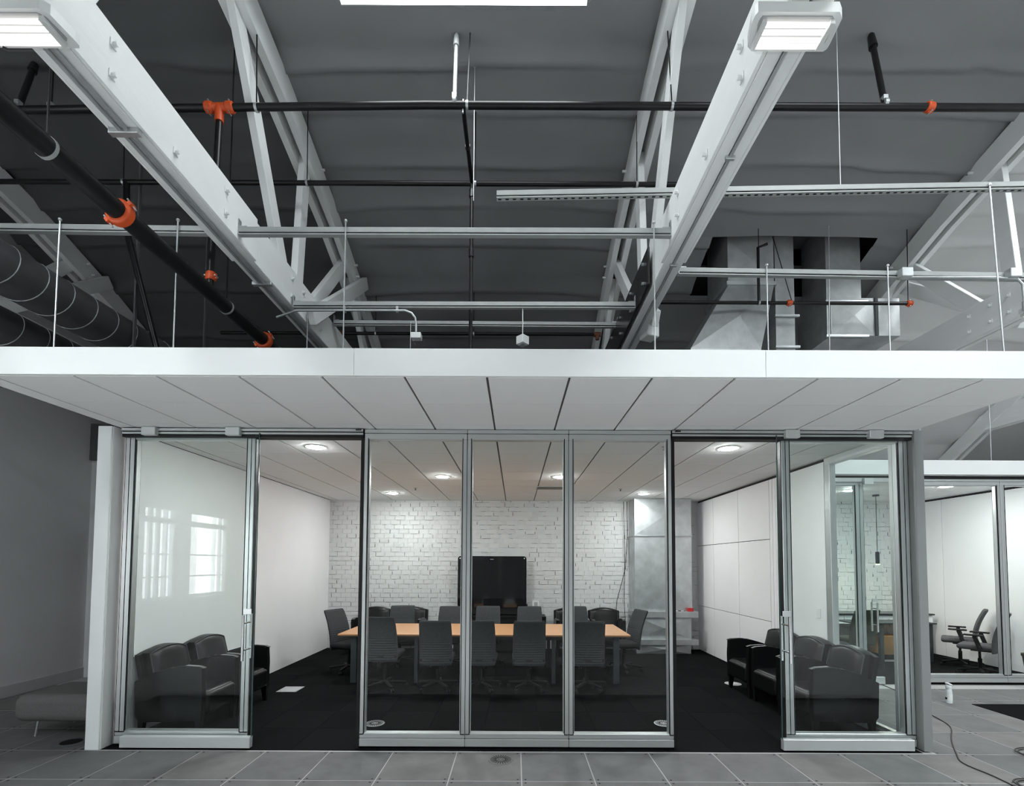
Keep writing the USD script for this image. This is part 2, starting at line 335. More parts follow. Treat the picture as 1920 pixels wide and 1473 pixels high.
# back wall: concrete above and outside, painted brick inside the rooms
wb = thing('wall_back', 'back wall of the hall, white painted brick below and bare grey block above', 'wall', kind='structure')
obj('block_wall', join(box(-7, 13, YB + 0.02, YB + 0.25, 3.2, 7.0), box(-7, -4.1, YB + 0.02, YB + 0.25, -0.05, 3.2)), 'concrete', wb)
obj('mortar', box(-4.1, 13, YB + 0.004, YB + 0.25, -0.05, 3.2), 'mortar', wb)
BL, BH = 0.205, 0.0975
bricks = []
for r_ in range(33):
    z0 = r_ * BH; x = -4.02 - (r_ % 2) * BL / 2 - rnd.uniform(0, 0.02)
    while x < 8.45:
        w = BL + rnd.uniform(-0.012, 0.012)
        if not (3.85 < x < 4.75 or 2.55 < x < 3.4 or (-1.1 < x < 0.0 and 1.1 < z0 < 1.85)): bricks.append((x, w, z0))
        x += w
def brick_mesh(x, w, z0):
    d = rnd.uniform(-0.002, 0.006); g = 0.004; tilt = rnd.uniform(-0.0015, 0.0015)
    return box(x + g, x + w - g, YB - 0.002 - d, YB + 0.02, z0 + g + tilt, z0 + BH - g + tilt)
vis = sorted(bricks, key=lambda b: abs(b[0] + 0.9) + abs(b[2] - 2.2) * 1.5)      # the 300 nearest the middle of the visible stretch
for b_ in vis[:300]: obj('brick', brick_mesh(*b_), rnd.choice(['brick', 'brick', 'brick_b']), wb)
obj('brick_field', join(*[brick_mesh(*b_) for b_ in vis[300:]]), 'brick', wb, kind='stuff')
ck = []
for x, w, z0 in bricks:
    if rnd.random() < 0.24: h = rnd.uniform(0.5, 0.95) * BH; ck.append(box(x - 0.004, x + 0.004, YB - 0.0055, YB, z0 + BH * 0.02, z0 + h)); ck.append(box(x - 0.003, x + 0.003, YB - 0.0085, YB, z0 + BH * 0.1, z0 + h * 0.9))
    if rnd.random() < 0.42: l_ = rnd.uniform(0.04, 0.17); a_ = rnd.uniform(0, 0.05); ck.append(box(x + a_, x + a_ + l_, YB - 0.0065, YB, z0 - 0.0016, z0 + 0.0018))
obj('open_joint', join(*ck), 'crack', wb, kind='stuff')

# roof: sagging vinyl-faced insulation, seen and added skylights and one duct opening cut into it
HOLES = SKYLIGHTS_AND_FILLS + [(2.6, 4.8, 6.2, 7.05)]
rf = thing('roof', 'sagging grey vinyl insulation on the underside of the arched hall roof', 'ceiling', kind='structure')
xs = np.unique(np.round(np.concatenate([np.arange(-7, 13.21, 0.16)] + [[h[0], h[1]] for h in HOLES]), 4))
ys = np.unique(np.round(np.concatenate([np.arange(-6.2, 3.0, 0.3), np.arange(3.0, 10.62, 0.035)] + [[h[2], h[3]] for h in HOLES]), 4))
X, Y = np.meshgrid(xs, ys)
Zr = roof_z(Y)
TRUSS_X = [-6.08, -2.365, 1.355, 5.33, 9.1]
for k, sy in enumerate([4.47, 4.87, 5.38, 5.86, 6.33, 7.0, 7.75, 8.5]):
    wob = 0.035 * (meshkit.noise(np.stack([X * 1.1, X * 0 + k * 7.3, X * 0], -1), 3) - 0.5)
    d = Y - sy - wob
    amp = 0.055 * meshkit.noise(np.stack([X * 0.8, X * 0 + k * 3.1, X * 0], -1), 5)
    Zr = Zr + np.where(d < 0, -amp * np.exp(-(d / 0.085) ** 2), -amp * 0.15 * np.exp(-(d / 0.05) ** 2))
Zr = Zr - 0.05 * (meshkit.fbm(np.stack([X * 0.9, Y * 2.2, X * 0], -1), 3, 11) - 0.5)
near = np.min([np.abs(X - t) for t in TRUSS_X], axis=0)
Zr = Zr - 0.05 * np.exp(-(near / 0.5) ** 2) * np.abs(np.sin(Y * 5.1))
V = np.stack([X, Y, Zr], -1).reshape(-1, 3); nx = len(xs); F = []
for i in range(len(ys) - 1):
    for j in range(nx - 1):
        cx, cy = (xs[j] + xs[j + 1]) / 2, (ys[i] + ys[i + 1]) / 2
        if any(h[0] < cx < h[1] and h[2] < cy < h[3] for h in HOLES): continue
        a = i * nx + j; F += [[a, a + nx + 1, a + 1], [a, a + nx, a + nx + 1]]
F = np.array(F); fx = V[F].mean(1)[:, 0]
for a, b_, mt_ in ((-99, TRUSS_X[1], 'roof_shaded'), (TRUSS_X[1], TRUSS_X[3], 'roof'), (TRUSS_X[3], 99, 'roof_lit')):  # bay brightness put into the colour: left bay shaded, far right bay lit
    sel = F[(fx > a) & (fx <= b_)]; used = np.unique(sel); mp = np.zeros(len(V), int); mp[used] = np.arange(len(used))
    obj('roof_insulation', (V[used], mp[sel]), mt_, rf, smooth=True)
obj('roof_deck', join(*[box(-7, 13.2, y, y + 0.85, roof_z(y + 0.4) + 0.55, roof_z(y + 0.4) + 0.6) for y in np.arange(4.6, 10.6, 0.8)]), 'dark_wall', rf)
for i, (x0, x1, y0, y1) in enumerate(SKYLIGHTS_AND_FILLS):
    z = roof_z((y0 + y1) / 2)
    t = thing(f'window_{i+21}', ['bright skylight with a metal kerb over the middle bay at the top of the picture', 'added skylight for fill light over the right bay, out of view', 'added skylight for fill light in the far right roof bay, out of view', 'added skylight for fill light in the middle bay behind the camera', 'added skylight for fill light in the left bay behind the camera', 'added skylight for fill light in the right bay behind the camera', 'added skylight for fill light in the far right bay behind the camera'][i], 'skylight', kind='structure')
    obj('window_frame', join(box(x0 - 0.04, x1 + 0.04, y0 - 0.04, y0, z - 0.1, 7.3), box(x0 - 0.04, x1 + 0.04, y1, y1 + 0.04, roof_z(y1) - 0.0, 7.3), box(x0 - 0.04, x0, y0, y1, roof_z(y1) + 0.0, 7.3), box(x1, x1 + 0.04, y0, y1, roof_z(y1) + 0.0, 7.3)), 'galv_dull', t)
    obj('lid', box(x0 - 0.05, x1 + 0.05, y0 - 0.05, y1 + 0.05, 7.3, 7.32), 'white_paint', t)
hx0, hx1, hy0, hy1 = HOLES[3]
obj('trim_1', join(box(hx0 - 0.02, hx1 + 0.02, hy1, hy1 + 0.03, 5.0, 7.2), box(hx0 - 0.02, hx0, hy0, hy1, 5.0, 7.2), box(hx1, hx1 + 0.02, hy0, hy1, 5.0, 7.2), box(hx0, hx1, hy0, hy1, 7.2, 7.25), box(hx0, hx1, hy0 - 0.02, hy0, roof_z(hy0), 7.2)), 'dark_wall', kind='structure', label='dark lined opening in the roof where the square ducts rise', cat='opening')

# mezzanine edge, ceiling tiles and top deck
fs = thing('trim_2', 'long white fascia band along the edge of the mezzanine', 'fascia', kind='structure')
for x0, x1 in ((-3.98, -1.175), (-1.175, 1.80), (1.80, 3.985)):
    obj('fascia_panel', box(x0 + 0.001, x1 - 0.001, 3.405, 3.43, ZC + 0.003, ZT, 0.002), 'fascia', fs)
ct = thing('ceiling_low', 'suspended ceiling of pale square tiles under the mezzanine and in the meeting room', 'ceiling', kind='structure')
obj('grid_backing', box(-3.98, 3.985, 3.43, YB, ZC + 0.012, ZC + 0.03), 'ceiling_grid', ct)
gx = [-3.975] + [-0.214 + 0.6 * k for k in range(-6, 7)] + [3.98]
gy = [3.43] + [3.996 + 0.6125 * k for k in range(0, 11)] + [YB]
for i in range(len(gx) - 1):
    for j in range(len(gy) - 1):
        g = 0.009; e = 0.0025
        if gy[j + 1] - gy[j] < 0.03: continue
        obj('ceiling_tile', box(gx[i] + (g if i else 0), gx[i + 1] - g, gy[j] + e, gy[j + 1] - e, ZC, ZC + 0.014), 'ceiling_tile', ct)
obj('mezzanine_deck', join(box(-3.98, 3.985, 3.43, YB, ZC + 0.03, ZT - 0.01)), 'dark_wall', ct)

# meeting-room side walls
obj('wall_room_left', box(-4.135, XL, 4.72, YB + 0.02, 0, ZC), 'white_paint', kind='structure', label='smooth white side wall of the meeting room on the left', cat='wall')
rw = thing('wall_room_right', 'white panelled side wall of the meeting room on the right', 'wall', kind='structure')
obj('wall_core', box(3.925, 4.0, 6.03, YB + 0.02, 0, ZC), 'black', rw)
py = [YB, 9.46, 8.40, 7.36, 7.27, 7.18, 6.04]
for i in range(6):
    zz = [(0.01, 0.94), (0.94, 2.2), (2.2, 3.12)] if i < 3 else [(0.01, 3.12)]
    for z0, z1 in zz:
        obj('wall_panel', box(XR, 3.93, py[i + 1] + 0.006, py[i] - 0.006, z0 + 0.0045, z1 - 0.0045, 0.002), 'white_paint', rw)
obj('outer_face', box(4.0, 4.03, 6.03, YB, 0, ZC), 'white_paint', rw)
sw = obj('light_switch', box(3.888, XR, 6.16, 6.235, 1.13, 1.25, 0.003), 'plastic_white', rw)

# left background
lb = thing('wall_left_end', 'dim grey wall at the end of the left passage with a dark doorway', 'wall', kind='structure')
obj('wall_face', join(box(-6.77, -6.66, 7.6, 7.75, 0, 3.45), box(-5.7, -4.13, 7.6, 7.75, 0, 3.45), box(-6.66, -5.7, 7.6, 7.75, 2.26, 3.45)), 'grey_wall', lb)
obj('bulkhead', box(-6.77, -4.13, 7.55, 7.6, 3.42, 4.0), 'dark_wall', lb)
d3 = thing('door_3', 'dark door at the end of the left passage', 'door', kind='structure')
obj('door_panel', box(-6.6, -5.74, 7.66, 7.7, 0.01, 2.22), 'dark_wall', d3)
obj('door_frame', join(box(-6.66, -6.6, 7.58, 7.72, 0, 2.28), box(-5.74, -5.68, 7.58, 7.72, 0, 2.28), box(-6.66, -5.68, 7.58, 7.72, 2.22, 2.28)), 'black', d3)

# ================================================================== GLASS FRONT
def panel(x0, x1, name, label, stl=(0.045, 0.045), y0=YF, depth=0.08, zb=0.024, glass_y=None, track=True):
    t = thing(name, label, 'glass panel', kind='structure')
    yb = y0 + depth
    obj('bottom_rail', join(box(x0 + 0.002, x1 - 0.002, y0, yb, zb, 0.098, 0.003), box(x0 + 0.002, x1 - 0.002, y0 + 0.002, yb, 0.1, 0.152, 0.006)), 'alu', t)
    obj('top_rail', join(box(x0 + 0.002, x1 - 0.002, y0 + 0.002, yb, 3.045, 3.108, 0.006), box(x0 + 0.002, x1 - 0.002, y0, yb, 3.11, ZC - 0.008, 0.003)), 'alu', t)
    for a, b_ in ((x0 + 0.002, x0 + stl[0]), (x1 - stl[1], x1 - 0.002)):
        obj('stile', join(box(a, b_, y0 + 0.002, yb, 0.13, 3.05, 0.006), box(a + (0.012 if a == x0 + 0.002 else -0.010), b_ + (0.010 if a == x0 + 0.002 else -0.012), y0 + 0.014, yb - 0.014, 0.13, 3.05)), 'alu', t)
    for k_, (e, sg) in enumerate(((x0 + stl[0], 1), (x1 - stl[1], -1))):
        obj('gasket', box(*sorted((e + sg * 0.001, e - sg * 0.006)), y0 - 0.0006, yb, 0.14, 3.06), 'black', t)
        if stl[k_] > 0.08: obj('gasket', box(e - sg * stl[k_] * 0.52 - 0.0025, e - sg * stl[k_] * 0.52 + 0.0025, y0 - 0.0006, yb, 0.14, 3.06), 'black', t)
    obj('joint_backing', join(box(x0 - 0.004, x0 + 0.006, y0 + 0.01, yb, 0.03, ZC - 0.01), box(x1 - 0.006, x1 + 0.004, y0 + 0.01, yb, 0.03, ZC - 0.01), box(x0, x1, y0 + 0.01, yb - 0.01, 0.09, 0.11), box(x0, x1, y0 + 0.01, yb - 0.01, 3.10, 3.12)), 'black', t)
    gy_ = glass_y or y0 + depth / 2
    obj('glass', sheet(x0 + stl[0], x1 - stl[1], gy_ - 0.005, gy_ + 0.005, 0.14, 3.06), 'glass', t)
    return t
PX_ = [-1.522, -0.490, 0.526, 1.556]
for i, w in enumerate(('left of the three fixed glass panels in the middle of the front', 'middle one of the three fixed glass panels, in front of the screen', 'right of the three fixed glass panels in the middle of the front')):
    panel(PX_[i], PX_[i + 1], f'window_{i+31}', w)
obj('trim_3', join(box(-1.555, -1.525, 4.77, 4.86, 0.0, ZC - 0.005), box(1.559, 1.587, 4.77, 4.86, 0.0, ZC - 0.005)), 'black', kind='structure', label='thin black jambs at both ends of the fixed middle panels', cat='jamb')
panel(-3.945, -2.632, 'window_34', 'fixed glass panel at the left end of the front, behind the left sliding door', (0.10, 0.085), 4.80)
panel(2.675, 3.955, 'window_35', 'fixed glass panel at the right end of the front, behind the right sliding door', (0.085, 0.10), 4.80)
for x0, x1, lab in ((-3.94, -1.53, 'left'), (1.56, 3.955, 'right')):
    t = thing('trim_4', f'aluminium header track carrying the {lab} sliding glass door', 'track', kind='structure')
    obj('track_rail', join(box(x0, x1, 4.735, 4.80, 3.118, ZC - 0.012), box(x0, x1, 4.745, 4.80, 3.088, 3.108)), 'alu', t)
    obj('track_slot', box(x0, x1, 4.75, 4.86, 3.06, ZC - 0.004), 'black', t)
    obj('sensor', box(*((-1.60, -1.545) if lab == 'left' else (1.585, 1.64)), 4.728, 4.74, 3.128, ZC - 0.016), 'black', t)
obj('trim_5', box(-3.99, 3.95, 4.80, 4.83, ZC - 0.01, ZC), 'black', kind='structure', label='black shadow gap between the glass front and the ceiling', cat='trim')
obj('trim_6', box(3.958, 4.045, 4.72, 4.92, 0.012, ZC - 0.004, 0.004), 'post_grey', kind='structure', label='grey metal post at the right corner of the glass room', cat='post')
obj('trim_7', box(-4.14, -4.005, 4.70, 4.735, 0.0, ZC - 0.002, 0.003), 'fascia', kind='structure', label='pale painted end of the left room wall', cat='post')
def sliding_door(name, label, x0, x1, hand, mirror):
    """glass leaf hung in front of the fixed end panel; hand is the x of the pull"""
    t = thing(name, label, 'sliding door', kind='structure')
    obj('glass', sheet(x0, x1, 4.738, 4.748, 0.12, 3.10), 'glass', t)
    fe = x1 if not mirror else x0
    obj('glass_edge', box(fe - 0.004, fe + 0.004, 4.737, 4.749, 0.12, 3.10), 'green_edge', t)
    obj('bottom_rail', box(x0, x1, 4.715, 4.772, 0.016, 0.122, 0.004), 'alu_light', t)
    for hx in ((-3.648, -2.815) if not mirror else (2.745, 3.575)):
        obj('hanger', box(hx - 0.07, hx + 0.07, 4.70, 4.775, 3.068, ZC - 0.006, 0.004), 'alu_light', t)
    h = obj('handle', join(*[cyl((hand + dx, yy, 0.86), (hand + dx, yy, 1.30), 0.013) for dx, yy in ((0, 4.67), (0, 4.816))], *[cyl((hand, 4.67, z), (hand, 4.816, z), 0.009, 10) for z in (0.96, 1.22)]), 'chrome', t, smooth=40, label='upright steel pull bar')
    obj('lock_plate', box(hand - 0.035, hand + 0.045, 4.728, 4.737, 1.30, 1.355, 0.002), 'alu_light', t)
    return t
sliding_door('door_1', 'left sliding glass door standing open with an upright pull', -3.822, -2.562, -2.632, False)
sliding_door('door_2', 'right sliding glass door standing open with an upright pull', 2.598, 3.866, 2.655, True)
# side glazing by the right corner
t = thing('window_36', 'glass side panel of the meeting room between right post and panelled wall', 'glass panel', kind='structure')
obj('bottom_rail', join(box(3.89, 3.97, 4.93, 6.02, 0.0, 0.06, 0.003), box(3.90, 3.96, 4.93, 6.02, 0.062, 0.10, 0.003)), 'alu_light', t)
obj('top_rail', box(3.89, 3.97, 4.93, 6.02, 3.06, ZC - 0.004, 0.003), 'alu_light', t)
for a, b_ in ((4.93, 4.98), (5.92, 6.02)): obj('stile', box(3.89, 3.97, a, b_, 0.09, 3.07, 0.004), 'alu', t)
obj('glass', sheet(3.925, 3.935, 4.97, 5.93, 0.09, 3.07), 'glass', t)

# ================================================================== RIGHT OFFICE
YO = 7.40
of = thing('trim_8', 'white fascia over the small office on the right', 'fascia', kind='structure')
obj('fascia_panel', box(4.84, 13, YO - 0.02, YO + 0.02, 3.215, 3.44, 0.003), 'fascia', of)
obj('canopy', box(4.84, 13, YO + 0.02, YB, 3.19, 3.43), 'white_paint', of)
obj('shadow_gap', box(4.84, 13, YO + 0.02, YO + 0.1, 3.155, 3.2), 'black', of)
oc = thing('ceiling_office', 'pale ceiling of the small office on the right', 'ceiling', kind='structure')
for i in range(7):
    for j in range(5):
        obj('ceiling_tile', box(4.86 + i * 0.61 + 0.003, 4.86 + (i + 1) * 0.61 - 0.003, 7.48 + j * 0.61, 7.48 + (j + 1) * 0.61 - 0.006, 3.17, 3.186), 'white_paint', oc)
XW = 8.56
ow = thing('wall_office_right', 'white panelled side wall inside the small office', 'wall', kind='structure')
obj('wall_core', box(XW + 0.02, XW + 0.1, YO, YB, 0, 3.17), 'black', ow)
for a, b_ in ((YB, 9.62), (9.62, 8.55), (8.55, 7.45)):
    obj('wall_panel', box(XW, XW + 0.03, b_ + 0.004, a - 0.004, 0.012, 3.13, 0.002), 'white_paint', ow)
obj('wall_office_left', box(4.82, 4.86, YO + 0.09, YB, 0, 3.18), 'white_paint', kind='structure', label='white side wall of the office beside the passage', cat='wall')
panel(6.235, 7.515, 'window_37', 'left fixed glass panel of the office front, before the task chairs', (0.035, 0.06), YO, 0.08, 0.03)
panel(7.515, 8.78, 'window_38', 'right fixed glass panel of the office front, cut by the picture edge', (0.06, 0.045), YO, 0.08, 0.03)
panel(4.86, 5.40, 'window_39', 'narrow fixed glass panel of the office front behind its sliding door', (0.06, 0.13), YO + 0.02, 0.06, 0.03)
obj('trim_9', join(box(6.17, 6.228, YO + 0.0, YO + 0.1, 0, 3.15)), 'grey_wall', kind='structure', label='dark jamb at the left end of the office glass panels', cat='jamb')
obj('trim_10', join(box(4.86, 6.235, YO - 0.01, YO + 0.08, 3.10, 3.16)), 'alu', kind='structure', label='aluminium track over the office doorway', cat='track')
t = thing('door_4', 'sliding glass door of the small office with an upright pull', 'sliding door', kind='structure')
obj('glass', sheet(4.95, 5.60, YO - 0.045, YO - 0.035, 0.1, 3.08), 'glass', t)
obj('bottom_rail', box(4.95, 5.60, YO - 0.06, YO - 0.02, 0.015, 0.12, 0.004), 'alu_light', t)
obj('hanger', box(5.36, 5.5, YO - 0.07, YO - 0.01, 3.05, 3.15, 0.003), 'alu_light', t)
obj('handle', join(cyl((5.48, YO - 0.1, 0.80), (5.48, YO - 0.1, 1.24), 0.013), cyl((5.48, YO + 0.02, 0.80), (5.48, YO + 0.02, 1.24), 0.013), *[cyl((5.48, YO - 0.1, z), (5.48, YO + 0.02, z), 0.009) for z in (0.9, 1.15)]), 'chrome', t, smooth=40)
obj('lock_plate', box(5.44, 5.52, YO - 0.055, YO - 0.045, 1.25, 1.30), 'alu_light', t)

# ================================================================== TRUSSES
ZB0, ZB1 = EYE + 2.60, EYE + 2.98        # bottom chord underside and top
def truss(cx, label, dark=False):
    t = thing('roof_truss', label, 'truss', (cx, 0, 0))
    hw = 0.108
    mt = 'beam_white'
    for s in (-1, 1):                                       # two timbers side by side with a thin groove between
        obj('bottom_chord', box(*sorted((s * 0.008, s * 0.084)), -5.9, YB, ZB0, ZB1, 0.006), mt, t)
        obj('side_plank', box(*sorted((s * 0.085, s * hw)), -5.9, 4.05, ZB0 + 0.004, ZB1, 0.004), mt, t)
    seg = [-5.9] + list(np.arange(-4.6, 10.2, 1.15)) + [10.2]
    for s in (-1, 1):
        pts = [(0, y, min(roof_z(y) - 0.16, 99)) for y in seg]
        prof = [(y, roof_z(y) - 0.045) for y in seg] + [(y, roof_z(y) - 0.33) for y in seg[::-1]]
        obj('top_chord', prism(prof, *sorted((s * 0.035, s * 0.105))), mt, t)
    nodes = (-0.6, 2.2, 5.0, 7.9)
    for ny in nodes:
        sg = 1 if ny > 2.2 else -1
        def web(y0, z0, y1, w=0.07, h=0.15, dx=0.0, up=None):
            z1 = roof_z(y1) - 0.16
            obj('web_member', bar((dx, y0, z0), (dx, y1, z1), w, h, (1, 0, 0) if False else (0, 1, 0.01), 0.004), mt, t)
        web(ny, ZB1 - 0.25, ny + sg * 0.15)
        if ny == 2.2: web(ny + 0.12, ZB1 - 0.2, ny + 0.95); web(ny - 0.12, ZB1 - 0.2, ny - 0.95)
        else:
            web(ny - sg * 0.25, ZB1 - 0.12, ny - sg * 1.28)
            web(ny + sg * 0.34, ZB1 - 0.10, ny + sg * 1.42)
    obj('knee_brace', bar((0.15, 5.06, ZB1 - 0.34), (0.17, 6.78, roof_z(6.78) - 0.10), 0.07, 0.16, (0, 1, 0.01), 0.004), mt, t)
    for s in (-1, 1):
        for y in (2.55, 3.05, 3.6, 4.75, 5.0, 5.2, 5.45):
            for z in (ZB0 + 0.10, ZB1 - 0.10):
                if abs(y - 3.05) < 0.01 and z > ZB0 + 0.2: continue
                x0 = s * (hw if y < 4.05 else 0.084)
                obj('bolt', join(box(*sorted((x0, x0 + s * 0.006)), y - 0.022, y + 0.022, z - 0.022, z + 0.022, 0.002), cyl((x0, y, z), (x0 + s * 0.028, y, z), 0.013, 6)), mt, t)
        for y, z in ((5.32, 0.13), (5.38, 0.2), (6.5, 0.12), (6.58, 0.2)):
            zz = roof_z(y) - z
            obj('bolt', cyl((s * 0.10, y, zz), (s * 0.15, y, zz), 0.014, 6), mt, t)
    return t
tl = truss(TRUSS_X[1], 'white timber roof truss in the left half, above the left sliding door')
for k, lab in ((0, 'shadowed white roof truss at the far left, behind the round ducts'), (2, 'white timber roof truss right of centre, carrying the lit fixture at the top'), (3, 'white roof truss at the right edge above the mezzanine'), (4, 'white roof truss seen low at the far right, below the mezzanine ceiling')):
    truss(TRUSS_X[k], lab)
x0 = TRUSS_X[2] - 0.086
t = thing('side_plate', 'dark glossy steel plate bolted to the left face of the right-of-centre truss', 'plate', (0, 0, 0))
obj('plate', box(x0 - 0.05, x0 - 0.032, 4.35, 7.5, ZB0 + 0.0, ZB1 - 0.02, 0.004), 'steel_dark', t)
obj('bolt', join(*[cyl((x0 - 0.032, y, z), (x0 - 0.07, y, z), 0.014, 6) for y in (4.5, 5.0, 5.5, 6.0) for z in (ZB0 + 0.09, ZB1 - 0.1)]), 'galv', t)

# ================================================================== PIPES
def ring(c, axis, r, w=0.022, th=0.006):
    a = np.array(axis, float); c = np.array(c, float)
    return cyl(c - a * w / 2, c + a * w / 2, r + th, 18)
def coupling(c, axis, r, parent, side=(0, 0, 1)):
    """bolted grooved coupling around a pipe"""
    c, a, s = np.array(c, float), np.array(axis, float), np.array(side, float)
    k = obj('coupling', join(tube([c - a * 0.035, c - a * 0.026, c - a * 0.02, c + a * 0.02, c + a * 0.026, c + a * 0.035], [r * 1.12, r * 1.3, r * 1.36, r * 1.36, r * 1.3, r * 1.12], 22),
        *[bar(c + sg * s * r * 1.1 - a * 0.022, c + sg * s * r * 1.1 + a * 0.022, r * 0.5, r * 1.1, s, 0.002) for sg in (-1, 1)]), 'orange', parent, smooth=40, label='orange grooved pipe coupling')
    n = np.cross(a, s)
    obj('coupling_bolt', join(*[cyl(c + sg * s * r * 1.5 - n * r * 0.8, c + sg * s * r * 1.5 + n * r * 0.8, 0.006, 8) for sg in (-1, 1)]), 'galv', k)
AX, AY = (1, 0, 0), (0, 1, 0)
def rod(parent, p0, p1, r=0.0055, mat='galv', name='hanger_rod'): return obj(name, cyl(p0, p1, r, 8), mat, parent)
# sprinkler main along the hall
MX, MZ, MR = -2.60, EYE + 2.28, 0.062
t = thing('sprinkler_main', 'thick black pipe running away under the left truss with orange couplings', 'pipe')
obj('pipe', cyl((MX, -5.5, MZ), (MX, 9.5, MZ), MR, 24), 'pipe', t, smooth=40)
for y in (3.045, 4.84): coupling((MX, y, MZ), AY, MR, t, (0.8, 0, 0.6))
for y in (2.55, 4.2):
    obj('hanger_strap', ring((MX, y, MZ), AY, MR, 0.02, 0.003), 'galv_dull', t, smooth=40)
    rod(t, (MX, y, MZ + MR), (MX, y, roof_z(y)), 0.006, 'pipe')
# the branch at the top of the picture
BZ, BY, BR = EYE + 3.975, 4.00, 0.030
t = thing('sprinkler_branch', 'long black sprinkler pipe crossing the roof at the top, in front of the trusses', 'pipe')
obj('pipe', tube([(x, BY, BZ - 0.06 * max(0, (-0.8 - x)) / 3.5) for x in (-6.7, -4.3, -2.0, -0.8, 1.0, 3.0, 7.5)], BR, 20), 'pipe', t, smooth=40)
bz = BZ - 0.03
coupling((-2.68, BY, bz), AX, BR * 1.1, t, (0, 0, 1)); coupling((-2.50, BY, bz), AX, BR * 1.1, t, (0, 0, 1))
k = obj('tee', join(cyl((-2.70, BY, bz), (-2.48, BY, bz), BR * 1.15, 18), cyl((-2.59, BY, bz), (-2.59, BY, bz - 0.13), BR * 1.2, 18)), 'orange', t, smooth=40, label='orange tee fitting')
coupling((3.58, BY, BZ), (0.97, 0.2, 0.0), BR, t, (0, 0, 1))
obj('drop_pipe', cyl((-2.59, BY, bz - 0.1), (-2.62, BY, MZ + 0.05), 0.027, 16), 'pipe', t, smooth=40)
coupling((-2.615, BY, MZ + 0.16), (0, 0, 1), 0.029, t, (1, 0, 0))
for x, yt in ((-2.27, 3.96), (-4.05, 4.0), (1.34, 3.9), (-0.44, 4.2)):
    obj('pipe_clamp', ring((x, BY, BZ - (0.03 if x < -1 else 0)), AX, BR), 'galv', t, smooth=40)
    rod(t, (x, BY, BZ + BR - (0.03 if x < -1 else 0)), (x + (-0.08 if x > 1 else 0), yt, roof_z(yt) - 0.02), 0.006, 'pipe')
def brace(name, label, p0, p1, r, mat):
    t = thing(name, label, 'pipe brace')
    obj('brace_pipe', cyl(p0, p1, r, 16), mat, t, smooth=40)
    d = (np.array(p1) - p0); d = d / np.linalg.norm(d)
    obj('roof_socket', join(cyl(np.array(p1) - d * 0.05, np.array(p1) + d * 0.1, r * 1.5, 14, r * 1.2), cyl(np.array(p1) + d * 0.1, np.array(p1) + d * 0.14, r * 0.9, 10)), 'galv_dull' if mat == 'galv' else mat, t, smooth=40)
    obj('pipe_clamp', join(ring((p0[0], BY, p0[2]), AX, BR + 0.004, 0.03), box(p0[0] - 0.02, p0[0] + 0.02, BY - 0.02, BY + 0.02, p0[2] + BR, p0[2] + BR + 0.04)), 'galv', t, smooth=40)
brace('sway_brace', 'pale galvanised pipe brace from roof to the top pipe, left of centre', (-0.55, BY, BZ + 0.03), (-0.565, 4.19, roof_z(4.19) - 0.13), 0.019, 'galv')
brace('sway_brace', 'black pipe brace from the roof to the top pipe, right of the lit fixture', (3.19, BY, BZ + 0.03), (3.24, 4.18, roof_z(4.18) - 0.13), 0.024, 'pipe')
brace('sway_brace', 'black pipe brace from roof to the top pipe at the far left', (-4.34, BY, BZ - 0.05), (-4.65, 4.40, roof_z(4.40) - 0.13), 0.024, 'pipe')
# link and second branch
t = thing('sprinkler_link', 'thin black pipe dropping from the top branch down behind the mezzanine edge, mid picture', 'pipe')
LX = -0.476
obj('pipe', cyl((LX, BY, BZ - 0.01), (LX, 4.85, BZ), 0.019, 14), 'pipe', t, smooth=40)
obj('drop_pipe', cyl((LX, 4.85, BZ), (LX, 4.85, ZT - 0.01), 0.019, 14), 'pipe', t, smooth=40)
for q0, q1 in (((LX, 4.40, BZ), (LX, 4.43, BZ)), ((LX, 4.85, BZ - 0.16), (LX, 4.85, BZ - 0.08)), ((LX, 4.85, BZ - 0.80), (LX, 4.85, BZ - 0.72))): obj('fitting', cyl(q0, q1, 0.026, 14), 'steel_dark', t, smooth=40)
obj('pipe_clamp', join(cyl((LX, BY - 0.0, BZ - 0.07), (LX, BY + 0.02, BZ + 0.07), 0.008, 8)), 'galv', t)
t = thing('sprinkler_branch', 'second thin black sprinkler pipe crossing behind, below the top one', 'pipe')
obj('pipe', tube([(x, 4.85, BZ - 0.01) for x in (-6.7, -4.1, -0.46, 1.9)], 0.024, 16), 'pipe', t, smooth=40)
for x in (-4.12, -2.2, -0.44, 1.25):
    obj('pipe_clamp', ring((x, 4.85, BZ - 0.01), AX, 0.024), 'galv', t, smooth=40)
    rod(t, (x, 4.85, BZ + 0.03), (x, 4.83, roof_z(4.83) - 0.01), 0.005, 'pipe')
obj('drop_pipe', tube([(-4.09, 4.85, BZ), (-4.06, 4.85, BZ - 0.56), (-3.74, 4.9, EYE + 2.2)], 0.03, 14), 'pipe', t, smooth=40)
t = thing('sprinkler_branch', 'black sprinkler pipe with red couplings crossing in front of the square ducts', 'pipe')
Z4 = EYE + 3.59
obj('pipe', cyl((1.6, 6.10, Z4 - 0.19), (5.107, 6.10, Z4 - 0.19), 0.022, 16), 'pipe', t, smooth=40)
coupling((3.545, 6.10, Z4 - 0.19), AX, 0.025, t); coupling((5.107, 6.10, Z4 - 0.19), AX, 0.026, t)
obj('riser_pipe', tube([(3.15, 6.10, Z4 - 0.19), (3.15, 6.10, Z4 + 0.55), (3.27, 6.10, Z4 + 0.60)], 0.018, 14), 'pipe', t, smooth=40)
